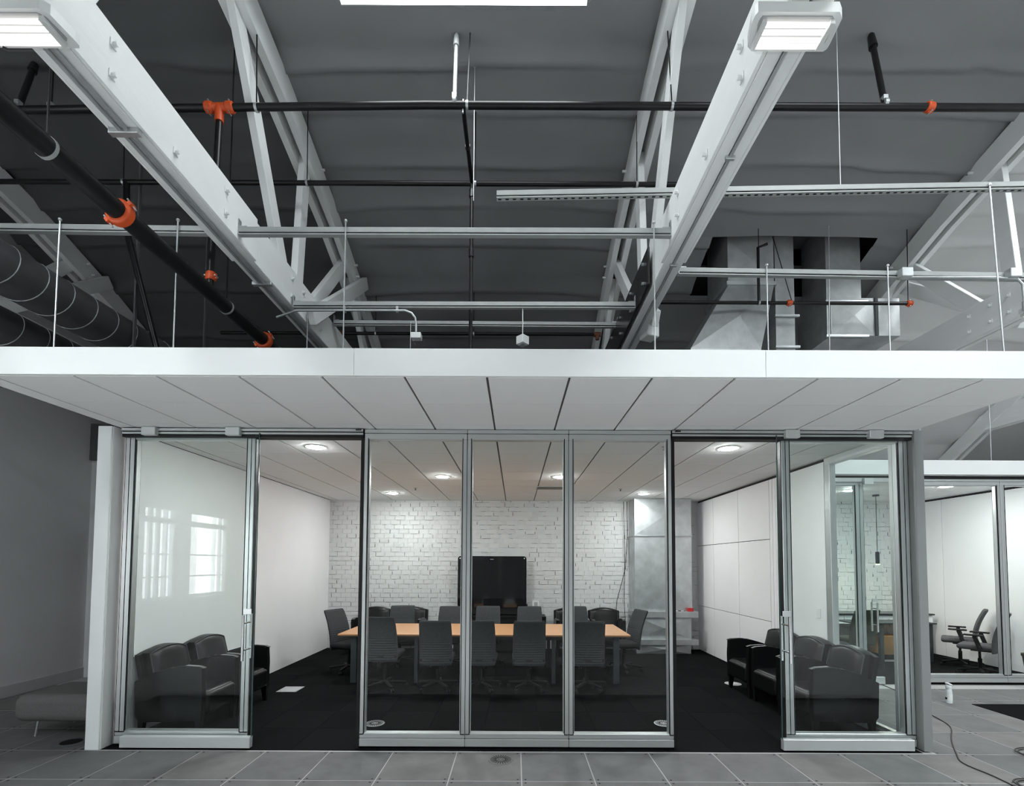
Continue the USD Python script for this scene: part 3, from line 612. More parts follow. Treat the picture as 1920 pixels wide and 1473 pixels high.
for x in (3.15, 5.09):
    obj('pipe_clamp', ring((x, 6.10, Z4 - 0.19), AX, 0.024), 'galv', t, smooth=40)
    rod(t, (x, 6.10, Z4 - 0.17), (x, 6.08, roof_z(6.08) - 0.02), 0.005, 'pipe')
rod(t, (3.58, 6.10, Z4 - 0.17), (3.4, 6.2, roof_z(6.2)), 0.005, 'pipe')
t = thing('sprinkler_branch', 'low black sprinkler pipe with rusty end fittings just above the mezzanine edge', 'pipe')
obj('pipe', cyl((-4.4, 7.0, EYE + 3.41), (1.22, 7.0, EYE + 3.41), 0.024, 16), 'pipe', t, smooth=40)
for x in (-2.62, 1.2): obj('coupling', join(cyl((x - 0.05, 7.0, EYE + 3.41), (x + 0.05, 7.0, EYE + 3.41), 0.036, 16), cyl((x, 7.0, EYE + 3.41), (x, 7.0, EYE + 3.33), 0.03, 12)), material(f'rust_{int(x*10)%7}', (0.16, 0.055, 0.03), 0.6), t, smooth=40, label='rusty red fitting')
for x in (-2.1, -0.64): rod(t, (x, 7.0, EYE + 3.43), (x, 7.0, roof_z(7.0) - 0.01), 0.005, 'pipe'); obj('pipe_clamp', ring((x, 7.0, EYE + 3.41), AX, 0.024), 'galv', t)

# ================================================================== STRUTS AND RODS
def strut(label, p0, p1, holes=False, w=0.041, brackets=True):
    t = thing('strut_channel', label, 'strut channel')
    p0, p1 = np.array(p0, float), np.array(p1, float); u = np.array([0, 0, 1.0])
    obj('channel', bar(p0 + u * 0.012, p1 + u * 0.012, w, 0.041, u, 0.002), 'strut', t)
    obj('slot', bar(p0 - u * 0.015, p1 - u * 0.015, w * 0.6, 0.014, u), 'black', t)
    obj('lower_channel', bar(p0 - u * 0.026, p1 - u * 0.026, w, 0.010, u), 'strut', t)
    if holes:
        n = int(np.linalg.norm(p1 - p0) / 0.06); d = (p1 - p0) / n
        obj('punched_slot', join(*[bar(p0 + d * (k + 0.2) - u * 0.0315, p0 + d * (k + 0.65) - u * 0.0315, 0.012, 0.003, u) for k in range(n)]), 'black', t, kind='stuff')
    if brackets:
        for p, s in ((p0, 1), (p1, -1)):
            obj('bracket', join(box(*sorted((p[0], p[0] + s * 0.006)), p[1] - 0.02, p[1] + 0.02, p[2] - 0.03, p[2] + 0.10), box(*sorted((p[0], p[0] + s * 0.07)), p[1] - 0.02, p[1] + 0.02, p[2] + 0.033, p[2] + 0.04)), 'galv', t)
    return t
xa, xb = TRUSS_X[1] + 0.110, TRUSS_X[2] - 0.110
strut('front steel strut channel spanning between the two middle trusses', (xa, 3.78, EYE + 2.675), (xb, 3.78, EYE + 2.68))
strut('second steel strut channel between the two middle trusses, with conduit below', (xa, 4.74, EYE + 2.595), (xb - 0.05, 4.74, EYE + 2.605))
strut('third steel strut channel between the two middle trusses, lowest in the picture', (xa, 5.80, EYE + 2.95), (xb, 5.80, EYE + 2.94))
strut('steel strut channel left of the left truss, crossing the round ducts', (-6.76, 3.78, EYE + 2.72), (TRUSS_X[1] - 0.112, 3.78, EYE + 2.68))
strut('perforated strut channel lying over the right-of-centre truss toward the right edge', (-0.17, 3.83, EYE + 3.028), (TRUSS_X[3] - 0.12, 3.83, EYE + 3.15), True, brackets=False)
strut('steel strut channel between the right trusses in front of the square ducts', (TRUSS_X[2] + 0.112, 4.26, EYE + 2.66), (TRUSS_X[3] - 0.112, 4.26, EYE + 2.615))
def hanger(label, x, y, z1, z0=ZT - 0.02, r=0.006, x1=None):
    t = thing('hanger_rod', label, 'rod')
    obj('threaded_rod', cyl((x, y, z0), (x if x1 is None else x1, y, z1), r, 8), 'galv', t)
    obj('nut', join(cyl((x if x1 is None else x1, y, z1 - 0.02), (x if x1 is None else x1, y, z1 - 0.005), 0.013, 6)), 'galv', t)
SZ = EYE + 2.76
hanger('steel hanger rod from the front strut, left of the middle glass panels', -1.38, 3.745, SZ)
hanger('steel hanger rod from the front strut beside the right-of-centre truss', 1.10, 3.745, SZ)
hanger('steel hanger rod crossing the round ducts at the far left', -3.68, 3.745, SZ)
hanger('steel hanger rod just left of the left truss', -2.73, 3.745, SZ)
hanger('steel hanger rod before the square ducts, left one', 2.26, 4.23, EYE + 2.72)
hanger('steel hanger rod before the square ducts, right one', 3.355, 4.23, EYE + 2.72)
hanger('steel hanger rod before the dark roof opening', 4.0, 6.05, roof_z(6.05), r=0.006, x1=4.05)
hanger('slanting hanger rod near the right picture edge', 3.94, 3.80, EYE + 3.13, x1=3.87)
hanger('short hanger rod below the second strut, left', -2.12, 4.76, EYE + 2.60, r=0.005)
hanger('short hanger rod below the third strut, by the conduit bend', -1.30, 5.76, EYE + 2.95, r=0.005)
hanger('thin hanger rod from the roof down to the perforated strut', 2.67, 3.83, roof_z(3.83), EYE + 3.10, r=0.004)
hanger('thin hanger rod from roof to the second branch, mid picture', -0.42, 4.46, roof_z(4.46), BZ - 0.5, r=0.005)
hanger('hanger rod dropping past the right ceiling edge to the office roof, left one', 6.55, 7.7, roof_z(7.7), 3.44)
hanger('hanger rod dropping past the right ceiling edge to the office roof, right one', 7.69, 7.7, roof_z(7.7), 3.44)

# conduits, boxes
t = thing('conduit', 'pair of thin steel conduits clipped under the left truss', 'conduit')
for dx in (-0.018, 0.022):
    obj('tube', tube([(TRUSS_X[1] + dx, -1.0, ZB0 - 0.016), (TRUSS_X[1] + dx, 8.0, ZB0 - 0.016)], 0.012, 10), 'galv_dull', t, smooth=40)
for y in (2.78, 4.35):
    obj('strap', box(TRUSS_X[1] - 0.09, TRUSS_X[1] + 0.09, y - 0.02, y + 0.02, ZB0 - 0.034, ZB0 - 0.001, 0.003), 'galv', t)
t = thing('conduit', 'thin steel conduit running along the underside of the right-of-centre truss', 'conduit')
obj('tube', cyl((TRUSS_X[2], 2.3, ZB0 - 0.010), (TRUSS_X[2], 8.0, ZB0 - 0.010), 0.010, 10), 'galv_dull', t, smooth=40)
for y in (2.95, 4.05): obj('strap', box(TRUSS_X[2] - 0.03, TRUSS_X[2] + 0.03, y - 0.012, y + 0.012, ZB0 - 0.024, ZB0 - 0.001, 0.003), 'galv', t)
t = thing('conduit', 'bent steel conduit below the second strut ending in a small white box', 'conduit')
zc = EYE + 2.53
obj('tube', tube([(xa - 0.15, 4.70, zc - 0.08), (xa + 0.05, 4.70, zc - 0.01), (xa + 0.6, 4.70, zc - 0.005), (-1.12, 4.70, zc - 0.005), (-1.055, 4.71, zc - 0.025), (-1.02, 4.72, zc - 0.07), (-1.01, 4.72, zc - 0.14), (-1.01, 4.72, zc - 0.235)], 0.011, 10), 'galv', t, smooth=40)
for x in (-1.73, -1.2): obj('strap', box(x - 0.012, x + 0.012, 4.70, 4.73, zc - 0.02, zc + 0.04), 'galv', t)
obj('junction_box', box(-1.055, -0.955, 4.68, 4.76, zc - 0.29, zc - 0.232, 0.004), 'plastic_white', t)
obj('sensor_dome', box(-1.03, -0.93, 4.70, 4.78, zc - 0.33, zc - 0.292, 0.012), 'lens', t)
t = thing('pendant_box', 'small pale cube on a thin rod hanging from the second strut', 'sensor box', (0.06, 4.74, EYE + 2.235), 45)
obj('body', box(-0.047, 0.047, -0.047, 0.047, -0.035, 0.05, 0.004), 'plastic_white', t)
obj('rod', cyl((0, 0, 0.05), (0, 0, 0.34), 0.006, 8), 'galv', t)
obj('lens', box(-0.03, 0.03, -0.03, 0.03, -0.042, -0.034), 'label_grey', t)
t = thing('junction_box', 'white speaker box fixed to the right face of the right-of-centre truss', 'box', (1.50, 5.35, ZB0 + 0.02), 20)
obj('body', box(-0.07, 0.09, -0.08, 0.08, -0.06, 0.10, 0.008), 'plastic_white', t)
obj('bracket', box(-0.09, -0.02, -0.03, 0.03, 0.09, 0.13), 'alu', t)
t = thing('conduit', 'steel conduit along the strut at the right edge with two metal boxes', 'conduit')
zq = EYE + 2.59
obj('tube', tube([(3.50, 4.21, zq), (4.3, 4.21, zq), (4.50, 4.21, zq - 0.01), (4.55, 4.21, zq - 0.06), (4.56, 4.21, zq - 0.24)], 0.010, 10), 'galv', t, smooth=40)
for x in (3.49, 4.46): obj('junction_box', box(x - 0.05, x + 0.05, 4.17, 4.235, zq - 0.01, zq + 0.07, 0.004), 'galv', t)
obj('fitting', cyl((4.56, 4.21, zq - 0.22), (4.56, 4.21, zq - 0.30), 0.018, 12), 'galv_dull', t)

# ================================================================== DUCTS
def spiral(name, label, x, z, r, y0, y1, cap=True):
    t = thing(name, label, 'duct')
    ysd = np.arange(y0, y1, 0.05)
    obj('duct_tube', tube([(x, y0, z), (x, (y0 + y1) / 2, z), (x, y1, z)], r, 40), 'duct_dark', t, smooth=40)
    k = np.arange(0, (y1 - y0) / 0.24 * 24) / 24.0
    obj('spiral_seam', tube(np.stack([x + (r + 0.001) * np.cos(k * 2 * PI), y0 + k * 0.24, z + (r + 0.001) * np.sin(k * 2 * PI)], -1), 0.005, 5), 'galv_dull', t, smooth=True)
spiral('spiral_duct', 'big round spiral duct at the far left, the upper one', -4.20, EYE + 2.385, 0.20, -2, 10.0)
spiral('spiral_duct', 'lower round spiral duct at the far left, beneath the bigger one', -4.62, EYE + 2.09, 0.175, -2, 6.2)
t = thing('duct_support', 'dark hanger straps and steel angle carrying the round ducts at far left', 'support')
for y in (4.9, 6.0): obj('strap', join(box(-3.992, -3.975, y - 0.015, y + 0.015, EYE + 1.88, roof_z(y) - 0.1)), 'dark_wall', t)
obj('angle', bar((-6.7, 5.0, EYE + 1.87), (-3.95, 5.0, EYE + 1.87), 0.05, 0.05), 'dark_wall', t)
def cross_panel(x0, x1, z0, z1, y, d=0.035):
    """sheet-metal face, creased corner to corner, facing -y"""
    v = [(x0, y, z0), (x1, y, z0), (x1, y, z1), (x0, y, z1), ((x0 + x1) / 2, y - d, (z0 + z1) / 2)]
    return np.array(v), np.array([[0, 1, 4], [1, 2, 4], [2, 3, 4], [3, 0, 4]])
t = thing('sheet_metal_duct', 'galvanised duct column standing on the floor in the back right corner of the meeting room', 'duct')
XD0, XD1, YD = 2.43, 3.59, 9.80
def section(z0, z1, dx=0.0, nm='duct_section'):
    obj(nm, join(box(XD0 + dx, XD1 - dx, YD, YB - 0.012, z0, z1), cross_panel(XD0 + dx, XD1 - dx, z0, z1, YD - 0.001)), 'galv', t)
section(2.40, 3.15); section(0.86, 2.38); section(0.30, 0.735, 0.02)
section(0.0, 0.185, 0.03, 'base')
obj('seam_flange', box(XD0 - 0.02, XD1 + 0.02, YD - 0.025, YB - 0.012, 2.38, 2.40), 'galv_dull', t)
for z0, z1 in ((0.735, 0.86), (0.185, 0.30)): obj('collar', box(XD0 - 0.03, XD1 + 0.09, YD - 0.10, YB - 0.012, z0, z1, 0.004), 'galv', t)
t = thing('sheet_metal_duct', 'bright galvanised square duct dropping at a slant from the roof opening', 'duct')
zt, zm = 6.85, EYE + 3.79
obj('riser', join(box(2.85, 3.47, 6.32, 7.0, zm, zt), cross_panel(2.85, 3.47, zm, EYE + 4.4, 6.318)), 'galv_dull', t)
obj('flange', box(2.82, 3.50, 6.29, 7.02, zm - 0.03, zm + 0.02, 0.003), 'galv', t)
def slant(a, b_, za, zb):
    """offset transition between two rectangles (x0, x1, y0, y1)"""
    v = [(a[0], a[2], za), (a[1], a[2], za), (a[1], a[3], za), (a[0], a[3], za), (b_[0], b_[2], zb), (b_[1], b_[2], zb), (b_[1], b_[3], zb), (b_[0], b_[3], zb)]
    c = np.mean([v[0], v[1], v[5], v[4]], axis=0) + np.array([0, -0.035, 0.0]); v.append(tuple(c))
    f = [[0, 8, 1], [1, 8, 5], [5, 8, 4], [4, 8, 0], [1, 5, 6], [1, 6, 2], [2, 6, 7], [2, 7, 3], [3, 7, 4], [3, 4, 0], [0, 1, 2], [0, 2, 3], [4, 6, 5], [4, 7, 6]]
    m = trimesh.Trimesh(np.array(v), f, process=False); m.fix_normals(); return arr(m)
obj('transition', slant((2.85, 3.47, 6.32, 7.0), (2.27, 3.19, 6.14, 6.9), zm - 0.03, EYE + 2.81), 'galv', t)
obj('lower_section', box(2.27, 3.19, 6.14, 6.9, ZT, EYE + 2.81), 'galv', t)
t = thing('sheet_metal_duct', 'narrow galvanised duct beside the bright slanting one', 'duct')
obj('riser', box(3.53, 3.79, 6.40, 6.64, EYE + 2.75, 6.85), 'galv_dull', t)
for z in (EYE + 3.38, EYE + 2.95): obj('bracket', box(3.51, 3.84, 6.37, 6.40, z - 0.015, z + 0.015), 'galv', t)
t = thing('sheet_metal_duct', 'broad square duct with an offset box at the right of the roof opening', 'duct')
obj('riser', box(4.26, 4.74, 6.45, 7.0, EYE + 3.1, 6.85), 'galv_dull', t)
obj('offset_box', join(box(4.30, 5.25, 6.43, 7.2, EYE + 3.13, EYE + 3.66, 0.004), cross_panel(4.32, 4.88, EYE + 3.15, EYE + 3.64, 6.428)), 'galv_dull', t)
for z in (EYE + 3.60, EYE + 3.12): obj('bracket', box(4.22, 4.80, 6.40, 6.43, z - 0.015, z + 0.015), 'galv', t)
obj('standing_seam', box(4.90, 4.94, 6.41, 6.43, EYE + 3.13, EYE + 3.66), 'dark_wall', t)
t = thing('duct_chase', 'dim grey sheet-metal boxes behind the thick black pipe at left', 'duct')
obj('box_panel', box(-3.5, -3.0, 8.8, 9.3, ZT, EYE + 2.7), 'galv_dull', t)
obj('column', box(-3.75, -3.55, 8.4, 8.6, ZT, roof_z(8.6) - 0.15), 'dark_wall', t)

# ================================================================== LAMPS
def beam_light(label, cx, y, z, tilt=0.0):
    t = thing('beam_light', label, 'light fixture', (cx, y, z))
    w, d = 0.42, 0.17
    pts = []
    prof = [(w / 2 * c, d / 2 * s) for c, s in ((-1, -0.8), (-0.97, -1), (0.80, -1), (0.93, -0.7), (1.0, 0.6), (1.0, 0.85), (0.95, 1), (-0.72, 1), (-0.86, 0.75), (-1.0, -0.4))]
    obj('housing', prism(prof, 0.0, 0.05, 'z'), 'plastic_white', t)
    inner = [(x * 0.86 + 0.0, y_ * 0.70 - 0.01) for x, y_ in prof]
    obj('reflector', prism(inner, -0.004, 0.0, 'z'), 'reflector', t)
    for dy in (-0.045, -0.013, 0.02, 0.048):
        obj('tube', cyl((-w * 0.36, dy, -0.016), (w * 0.34, dy, -0.016), 0.010, 12), 'tube', t, smooth=40)
    [obj('end_socket', box(a, b_, -0.06, 0.06, -0.026, -0.002), 'plastic_white', t) for a, b_ in ((w * 0.34, w * 0.39), (-w * 0.40, -w * 0.36))]
    obj('cover', prism([(x * 0.9, y_ * 0.8) for x, y_ in prof], -0.034, -0.031, 'z'), 'lens', t)
    obj('stem', box(-0.05, 0.05, -0.04, 0.04, 0.05, 0.085), 'plastic_white', t)
    return t
beam_light('lit rounded fixture under the right-of-centre truss at the top of the picture', 1.297, 2.16, ZB0 - 0.087)
beam_light('lit rounded fixture under the left truss in the top left corner', -2.35, 2.16, ZB0 - 0.087)
beam_light('lit rounded fixture under the right truss at the right picture edge', 5.22, 4.65, ZB0 - 0.087)
dl_pos = [(-2.33, 5.53, 'front left'), (2.455, 5.5, 'front right'), (-1.14, 7.40, 'middle left'), (0.68, 7.37, 'middle right'), (-2.37, 9.2, 'back left'), (2.44, 9.12, 'back right')]
for x, y, w in dl_pos:
    t = thing('downlight', f'round recessed downlight glowing in the meeting room ceiling, {w}', 'downlight', (x, y, ZC), group='ceiling downlights in the meeting room')
    obj('trim_ring', lathe([(0.093, 0.0), (0.115, -0.001), (0.118, -0.004), (0.114, -0.007), (0.095, -0.006)], 32), 'plastic_white', t, smooth=40)
    obj('diffuser', lathe([(0.0001, -0.022), (0.05, -0.021), (0.082, -0.015), (0.094, -0.006)], 32), 'lamp', t)
t = thing('downlight', 'round recessed downlight glowing in the office ceiling', 'downlight', (6.08, 8.7, 3.17))
obj('trim_ring', lathe([(0.093, 0.0), (0.115, -0.001), (0.118, -0.004), (0.114, -0.007), (0.095, -0.006)], 32), 'plastic_white', t, smooth=40)
obj('diffuser', lathe([(0.0001, -0.022), (0.05, -0.021), (0.082, -0.015), (0.094, -0.006)], 32), 'lamp', t)
t = thing('downlight', 'second recessed downlight in the office, over the task chairs', 'downlight', (7.4, 8.2, 3.17))
obj('trim_ring', lathe([(0.093, 0.0), (0.115, -0.001), (0.118, -0.004), (0.114, -0.007), (0.095, -0.006)], 32), 'plastic_white', t, smooth=40)
obj('diffuser', lathe([(0.0001, -0.022), (0.05, -0.021), (0.082, -0.015), (0.094, -0.006)], 32), 'lamp', t)
t = thing('pendant_lamp', 'slim dark cylinder pendant hanging over the office desk', 'pendant lamp', (6.97, 9.25, 0))
obj('ceiling_rose', cyl((0, 0, 3.14), (0, 0, 3.17), 0.055, 20), 'steel_dark', t, smooth=40)
obj('cable', cyl((0, 0, 2.05), (0, 0, 3.15), 0.005, 8), 'black', t)
obj('shade', lathe([(0.03, 1.83), (0.034, 1.83), (0.034, 2.06), (0.012, 2.07)], 20), 'steel_dark', t, smooth=40)
obj('bulb', lathe([(0.0001, 1.820), (0.026, 1.823), (0.029, 1.8295)], 16), 'pendant_glow', t)
t = thing('air_diffuser', 'slotted supply grille set in the meeting room ceiling near the back', 'air grille', (0, 0, 0))
obj('frame', box(0.36, 0.92, 8.30, 8.62, ZC - 0.006, ZC), 'label_grey', t)
obj('slot', join(*[box(0.38, 0.90, 8.34 + 0.06 * k, 8.36 + 0.06 * k, ZC - 0.009, ZC - 0.005) for k in range(5)]), 'ceiling_grid', t)
def sprinkler(x, y, lab):
    t = thing('fire_sprinkler', lab, 'sprinkler', (x, y, ZC))
    obj('escutcheon', lathe([(0.03, 0), (0.035, -0.004), (0.012, -0.012)], 16), 'galv_dull', t)
    obj('nozzle', join(cyl((0, 0, -0.01), (0, 0, -0.035), 0.008, 10), cyl((0, 0, -0.035), (0, 0, -0.04), 0.02, 12)), 'steel_dark', t)
sprinkler(1.70, 5.45, 'small dark sprinkler head in the ceiling by the right door opening')
sprinkler(-1.80, 8.55, 'small dark sprinkler head in the ceiling at the back left')
sprinkler(1.87, 8.55, 'small dark sprinkler head in the ceiling at the back right')
t = thing('motion_sensor', 'tiny white sensor on the inside of the left fixed panel head', 'sensor', (-1.44, 4.845, 3.06))
obj('body', box(-0.03, 0.03, 0, 0.04, -0.02, 0.02, 0.006), 'plastic_white', t)

# ================================================================== FURNITURE
def caster_leg(t, ang, R=0.30, mat='plastic_black'):
    c, s = math.cos(ang), math.sin(ang)
    lg = obj('leg', bar((0.03 * c, 0.03 * s, 0.105), (R * c, R * s, 0.078), 0.042, 0.028, b=0.006), mat, t)
    w = [cyl((R * c + o * -s - 0.010 * -s, R * s + o * c - 0.010 * c, 0.028), (R * c + o * -s + 0.010 * -s, R * s + o * c + 0.010 * c, 0.028), 0.027, 14) for o in (-0.016, 0.016)]
    obj('caster', join(*w, cyl((R * c, R * s, 0.03), (R * c, R * s, 0.085), 0.009, 8)), 'black', lg, smooth=40)
def chair_parts(t, fabric, seatm, ribs=True, a0=0.3, arms=False, lift=0.0):
    def shape(U, V, off):
        w = (0.232 - 0.012 * V + 0.004 * np.sin(V * PI)) * np.where(V > 0.94, np.sqrt(np.maximum(0, 1 - 0.10 * ((V - 0.94) / 0.06) ** 2)), 1) * np.where(V < 0.05, 1 - 0.06 * (1 - V / 0.05), 1)
        e = np.maximum(1 - np.abs(U) ** 8, 0); e2 = np.minimum(1, np.minimum(V, 1 - V) / 0.035); th = 0.026 * np.sqrt(0.25 + 0.75 * e) * np.sqrt(0.3 + 0.7 * e2)
        rib = 0.0028 * np.cos(V * 2 * PI * 19) * (V < 0.52) * e if ribs else 0
        y = -0.205 - 0.10 * V - 0.075 * V ** 2 + 0.035 * np.sin(V * PI * 0.9) + 0.022 * U ** 2 + off * (th + rib)
        return np.stack([U * w, y, 0.37 + lift + 0.645 * V], -1)
    obj('backrest', slab(lambda u, v: shape(u, v, 1), lambda u, v: shape(u, v, -1), 15, 78 if ribs else 26), fabric, t, smooth=60)
    obj('seat', xf(rounded(0.47, 0.47, 0.085, 0.04), (0, 0.02, 0.405 + lift)), seatm, t, smooth=50)
    obj('mechanism', join(box(-0.10, 0.10, -0.20, 0.10, 0.375 + lift, 0.41 + lift, 0.008), bar((0, -0.16, 0.39 + lift), (0, -0.235, 0.45 + lift), 0.09, 0.02)), 'plastic_black', t)
    obj('column', join(cyl((0, 0, 0.1), (0, 0, 0.27), 0.028, 16), cyl((0, 0, 0.25), (0, 0, 0.40 + lift), 0.018, 14)), 'plastic_black', t, smooth=40)
    obj('hub', lathe([(0.045, 0.082), (0.052, 0.10), (0.04, 0.125)], 18), 'plastic_black', t, smooth=40)
    for k in range(5): caster_leg(t, a0 + k * 2 * PI / 5)
    if arms:
        for s in (-1, 1):
            a = obj('armrest', xf(rounded(0.085, 0.25, 0.026, 0.012), (s * 0.27, 0.03, 0.64 + lift)), 'plastic_black', t, smooth=50)
            obj('arm_post', join(bar((s * 0.27, 0.02, 0.64 + lift), (s * 0.265, -0.05, 0.42 + lift), 0.045, 0.055, (0, 1, 0.2), 0.006), bar((s * 0.265, -0.05, 0.405 + lift), (s * 0.15, -0.04, 0.395 + lift), 0.06, 0.02)), 'plastic_black', a)
NEAR, FAR = 'grey conference chairs along the near side of the table', 'grey conference chairs along the far side of the table'
c0 = thing('conference_chair', 'grey ribbed high-back chair on the near side of the table, second from left', 'chair', (-1.125, 7.04, 0), 1.5, NEAR)
chair_parts(c0, 'chair_fabric', 'seat_black')
for x, y, rz, l in ((-0.50, 7.05, -2, 'third from left'), (0.19, 7.04, 1.5, 'fourth from left'), (1.035, 7.04, -1.5, 'rightmost')):
    dup(c0, (x, y, 0), rz, f'grey ribbed high-back chair on the near side of the table, {l}', NEAR)
c1 = thing('conference_chair', 'grey ribbed high-back chair, near side of table, leftmost, set highest', 'chair', (-1.885, 7.03, 0), -2, NEAR)
chair_parts(c1, 'chair_fabric', 'seat_black', lift=0.05)
for x, y, rz, l in ((-2.07, 8.70, 186, 'leftmost'), (-1.19, 8.58, 178, 'second from left and lowest'), (-0.50, 8.66, 181, 'middle one, before the screen'), (0.255, 8.62, 179, 'fourth from left'), (1.12, 8.68, 182, 'rightmost')):
    dup(c0, (x, y, 0), rz, f'grey ribbed chair on the far side of the table, {l}', FAR)
dup(c0, (-2.78, 8.10, 0), -112, 'grey ribbed chair at the left end of the table', 'grey conference chairs at the table ends')
dup(c0, (1.85, 8.28, 0), 105, 'grey ribbed chair at the right end of the table', 'grey conference chairs at the table ends')

t = thing('conference_table', 'long meeting table with a beech top and dark steel legs', 'table')
X0, X1, Y0, Y1 = -2.665, 1.73, 7.25, 8.56
obj('tabletop', box(X0, X1, Y0, Y1, 0.722, 0.742, 0.002), 'wood', t)
obj('edge_band', box(X0 + 0.003, X1 - 0.003, Y0 + 0.003, Y1 - 0.003, 0.706, 0.722), 'table_edge', t)
obj('underframe', join(*[box(X0 + 0.15, X1 - 0.15, y - 0.025, y + 0.025, 0.65, 0.704) for y in (Y0 + 0.12, Y1 - 0.12)]), 'leg_steel', t)
for x in (X0 + 0.22, -1.50, 0.58, X1 - 0.2):
    for y in (Y0 + 0.10, Y1 - 0.10):
        obj('leg', box(x - (0.045 if x < -2 or x > 1 else 0.028), x + (0.045 if x < -2 or x > 1 else 0.028), y - 0.025, y + 0.025, 0.0, 0.70, 0.003), 'leg_steel', t)

def armchair_parts(t):
    W, A = 0.66, 0.065
    side = [(0.34, 0.16), (0.345, 0.50), (0.335, 0.69), (0.30, 0.705), (0.16, 0.715), (0.0, 0.70), (-0.16, 0.655), (-0.30, 0.59), (-0.36, 0.56), (-0.345, 0.20), (-0.30, 0.14), (0.0, 0.15)]
    for s in (-1, 1):
        a = obj('arm', prism(side, *sorted((s * (W / 2 - A), s * W / 2))), 'leather', t, smooth=35)
        obj('arm_cap', prism([(0.345, 0.69), (0.30, 0.708), (0.16, 0.718), (0.04, 0.706), (0.04, 0.712), (0.16, 0.727), (0.30, 0.718), (0.352, 0.70)], *sorted((s * (W / 2 - A + 0.006), s * (W / 2 - 0.006)))), 'black_gloss', a)
    obj('seat', xf(rounded(W - 2 * A, 0.60, 0.19, 0.06), (0, 0.05, 0.26)), 'leather', t, smooth=50)
    obj('seat_front', xf(rounded(W - 2 * A, 0.10, 0.24, 0.045), (0, 0.315, 0.19)), 'leather', t, smooth=50)
    def bk(U, V, off):
        w = 0.29 - 0.012 * V
        crown = 0.055 * (1 - U ** 2)
        z = 0.36 + V * (0.485 + crown)
        e = (1 - np.abs(U) ** 6) * (1 - np.abs(2 * V - 1) ** 8)
        y = -0.19 - 0.12 * V + (0.055 + 0.03 * e if off > 0 else -0.03)
        return np.stack([U * w, y, z], -1)
    b_ = obj('backrest', slab(lambda u, v: bk(u, v, 1), lambda u, v: bk(u, v, -1), 21, 19), 'leather', t, smooth=55)
    us = np.linspace(-1, 1, 21); edge = np.concatenate([[bk(np.array([-1.0]), np.array([v]), 1)[0] for v in np.linspace(0.3, 0.98, 12)], [bk(np.array([u]), np.array([0.985]), 1)[0] for u in us[1:-1]], [bk(np.array([1.0]), np.array([v]), 1)[0] for v in np.linspace(0.98, 0.3, 12)]])
    edge[:, 1] += 0.004
    obj('piping', tube(edge, 0.0065, 7), 'piping', b_, smooth=True)
    obj('back_shell', slab(lambda u, v: np.stack([u * 0.325, -0.20 - 0.125 * v, 0.17 + v * (0.66 + 0.05 * (1 - u ** 2))], -1), lambda u, v: np.stack([u * 0.325, -0.25 - 0.125 * v, 0.17 + v * (0.66 + 0.05 * (1 - u ** 2))], -1), 15, 9), 'wood_black', t, smooth=40)
    for sx in (-1, 1):
        for y, tp in ((0.30, 1), (-0.29, -1)):
            x = sx * 0.295
            obj('leg', arr(m3.Manifold.hull_points(np.array([(x + a * 0.03, y + b2 * 0.035, 0.2) for a in (-1, 1) for b2 in (-1, 1)] + [(x + a * 0.018, y + 0.01 * tp + b2 * 0.02, 0.0) for a in (-1, 1) for b2 in (-1, 1)]))), 'wood_black', t)
LEA = 'black leather armchairs lining the meeting room walls'
a0 = thing('leather_armchair', 'black leather armchair behind the left sliding door, nearest to the glass', 'armchair', (-3.61, 5.40, 0), -90, LEA)
armchair_parts(a0)
for x, y, rz, l in ((-3.60, 6.10, -91, 'black leather armchair against the left wall, farther from the glass'),
    (3.50, 5.48, 90, 'black leather armchair by the right wall, nearest to the glass'), (3.51, 6.17, 91, 'black leather armchair by the right wall, middle of the row'), (3.49, 6.87, 90, 'black leather armchair by the right wall, farthest from the glass'),
    (-2.90, 9.80, 183, 'black leather armchair at the brick wall, leftmost'), (-2.17, 9.82, 178, 'black leather armchair at the brick wall, second from left'), (1.13, 9.80, 180, 'black leather armchair at the brick wall, just right of the screen'), (1.84, 9.80, 179, 'black leather armchair at the brick wall beside the metal duct')):
    dup(a0, (x, y, 0), rz, l, LEA)

t = thing('television', 'large black rounded screen standing against the brick wall', 'screen')
def rr(x0, x1, z0, z1, r, n=6):
    p = []
    for cx, cz, a in ((x1 - r, z1 - r, 0), (x0 + r, z1 - r, 90), (x0 + r, z0 + r, 180), (x1 - r, z0 + r, 270)):
        p += [(cx + r * math.cos(math.radians(a + 90 * k / n)), cz + r * math.sin(math.radians(a + 90 * k / n))) for k in range(n + 1)]
    return p
obj('panel', prism(rr(-1.20, 0.225, 0.90, 1.96, 0.06), 9.98, 10.06, 'y'), 'black_gloss', t)
obj('display', prism(rr(-1.06, 0.09, 1.08, 1.86, 0.01), 9.974, 9.981, 'y'), 'screen', t)
obj('corner_screw', join(*[cyl((x, 9.97, 1.915), (x, 9.985, 1.915), 0.012, 12) for x in (-1.155, 0.18)]), 'plastic_white', t)
obj('badge', box(-0.53, -0.46, 9.972, 9.98, 1.89, 1.90), 'label_grey', t)
obj('stand', join(box(-1.18, 0.25, 10.0, 10.24, 0.76, 0.96), box(-0.9, -0.05, 10.06, 10.2, 0.9, 1.6)), 'black', t)
t = thing('media_cabinet', 'low black cabinet beneath the screen', 'cabinet')
obj('body', box(-1.25, 0.62, 9.75, 10.25, 0.05, 0.74, 0.004), 'wood_black', t)
for k in range(3): obj('door', box(-1.24 + 0.62 * k, -1.24 + 0.62 * k + 0.612, 9.735, 9.75, 0.07, 0.73, 0.003), 'wood_black', t)
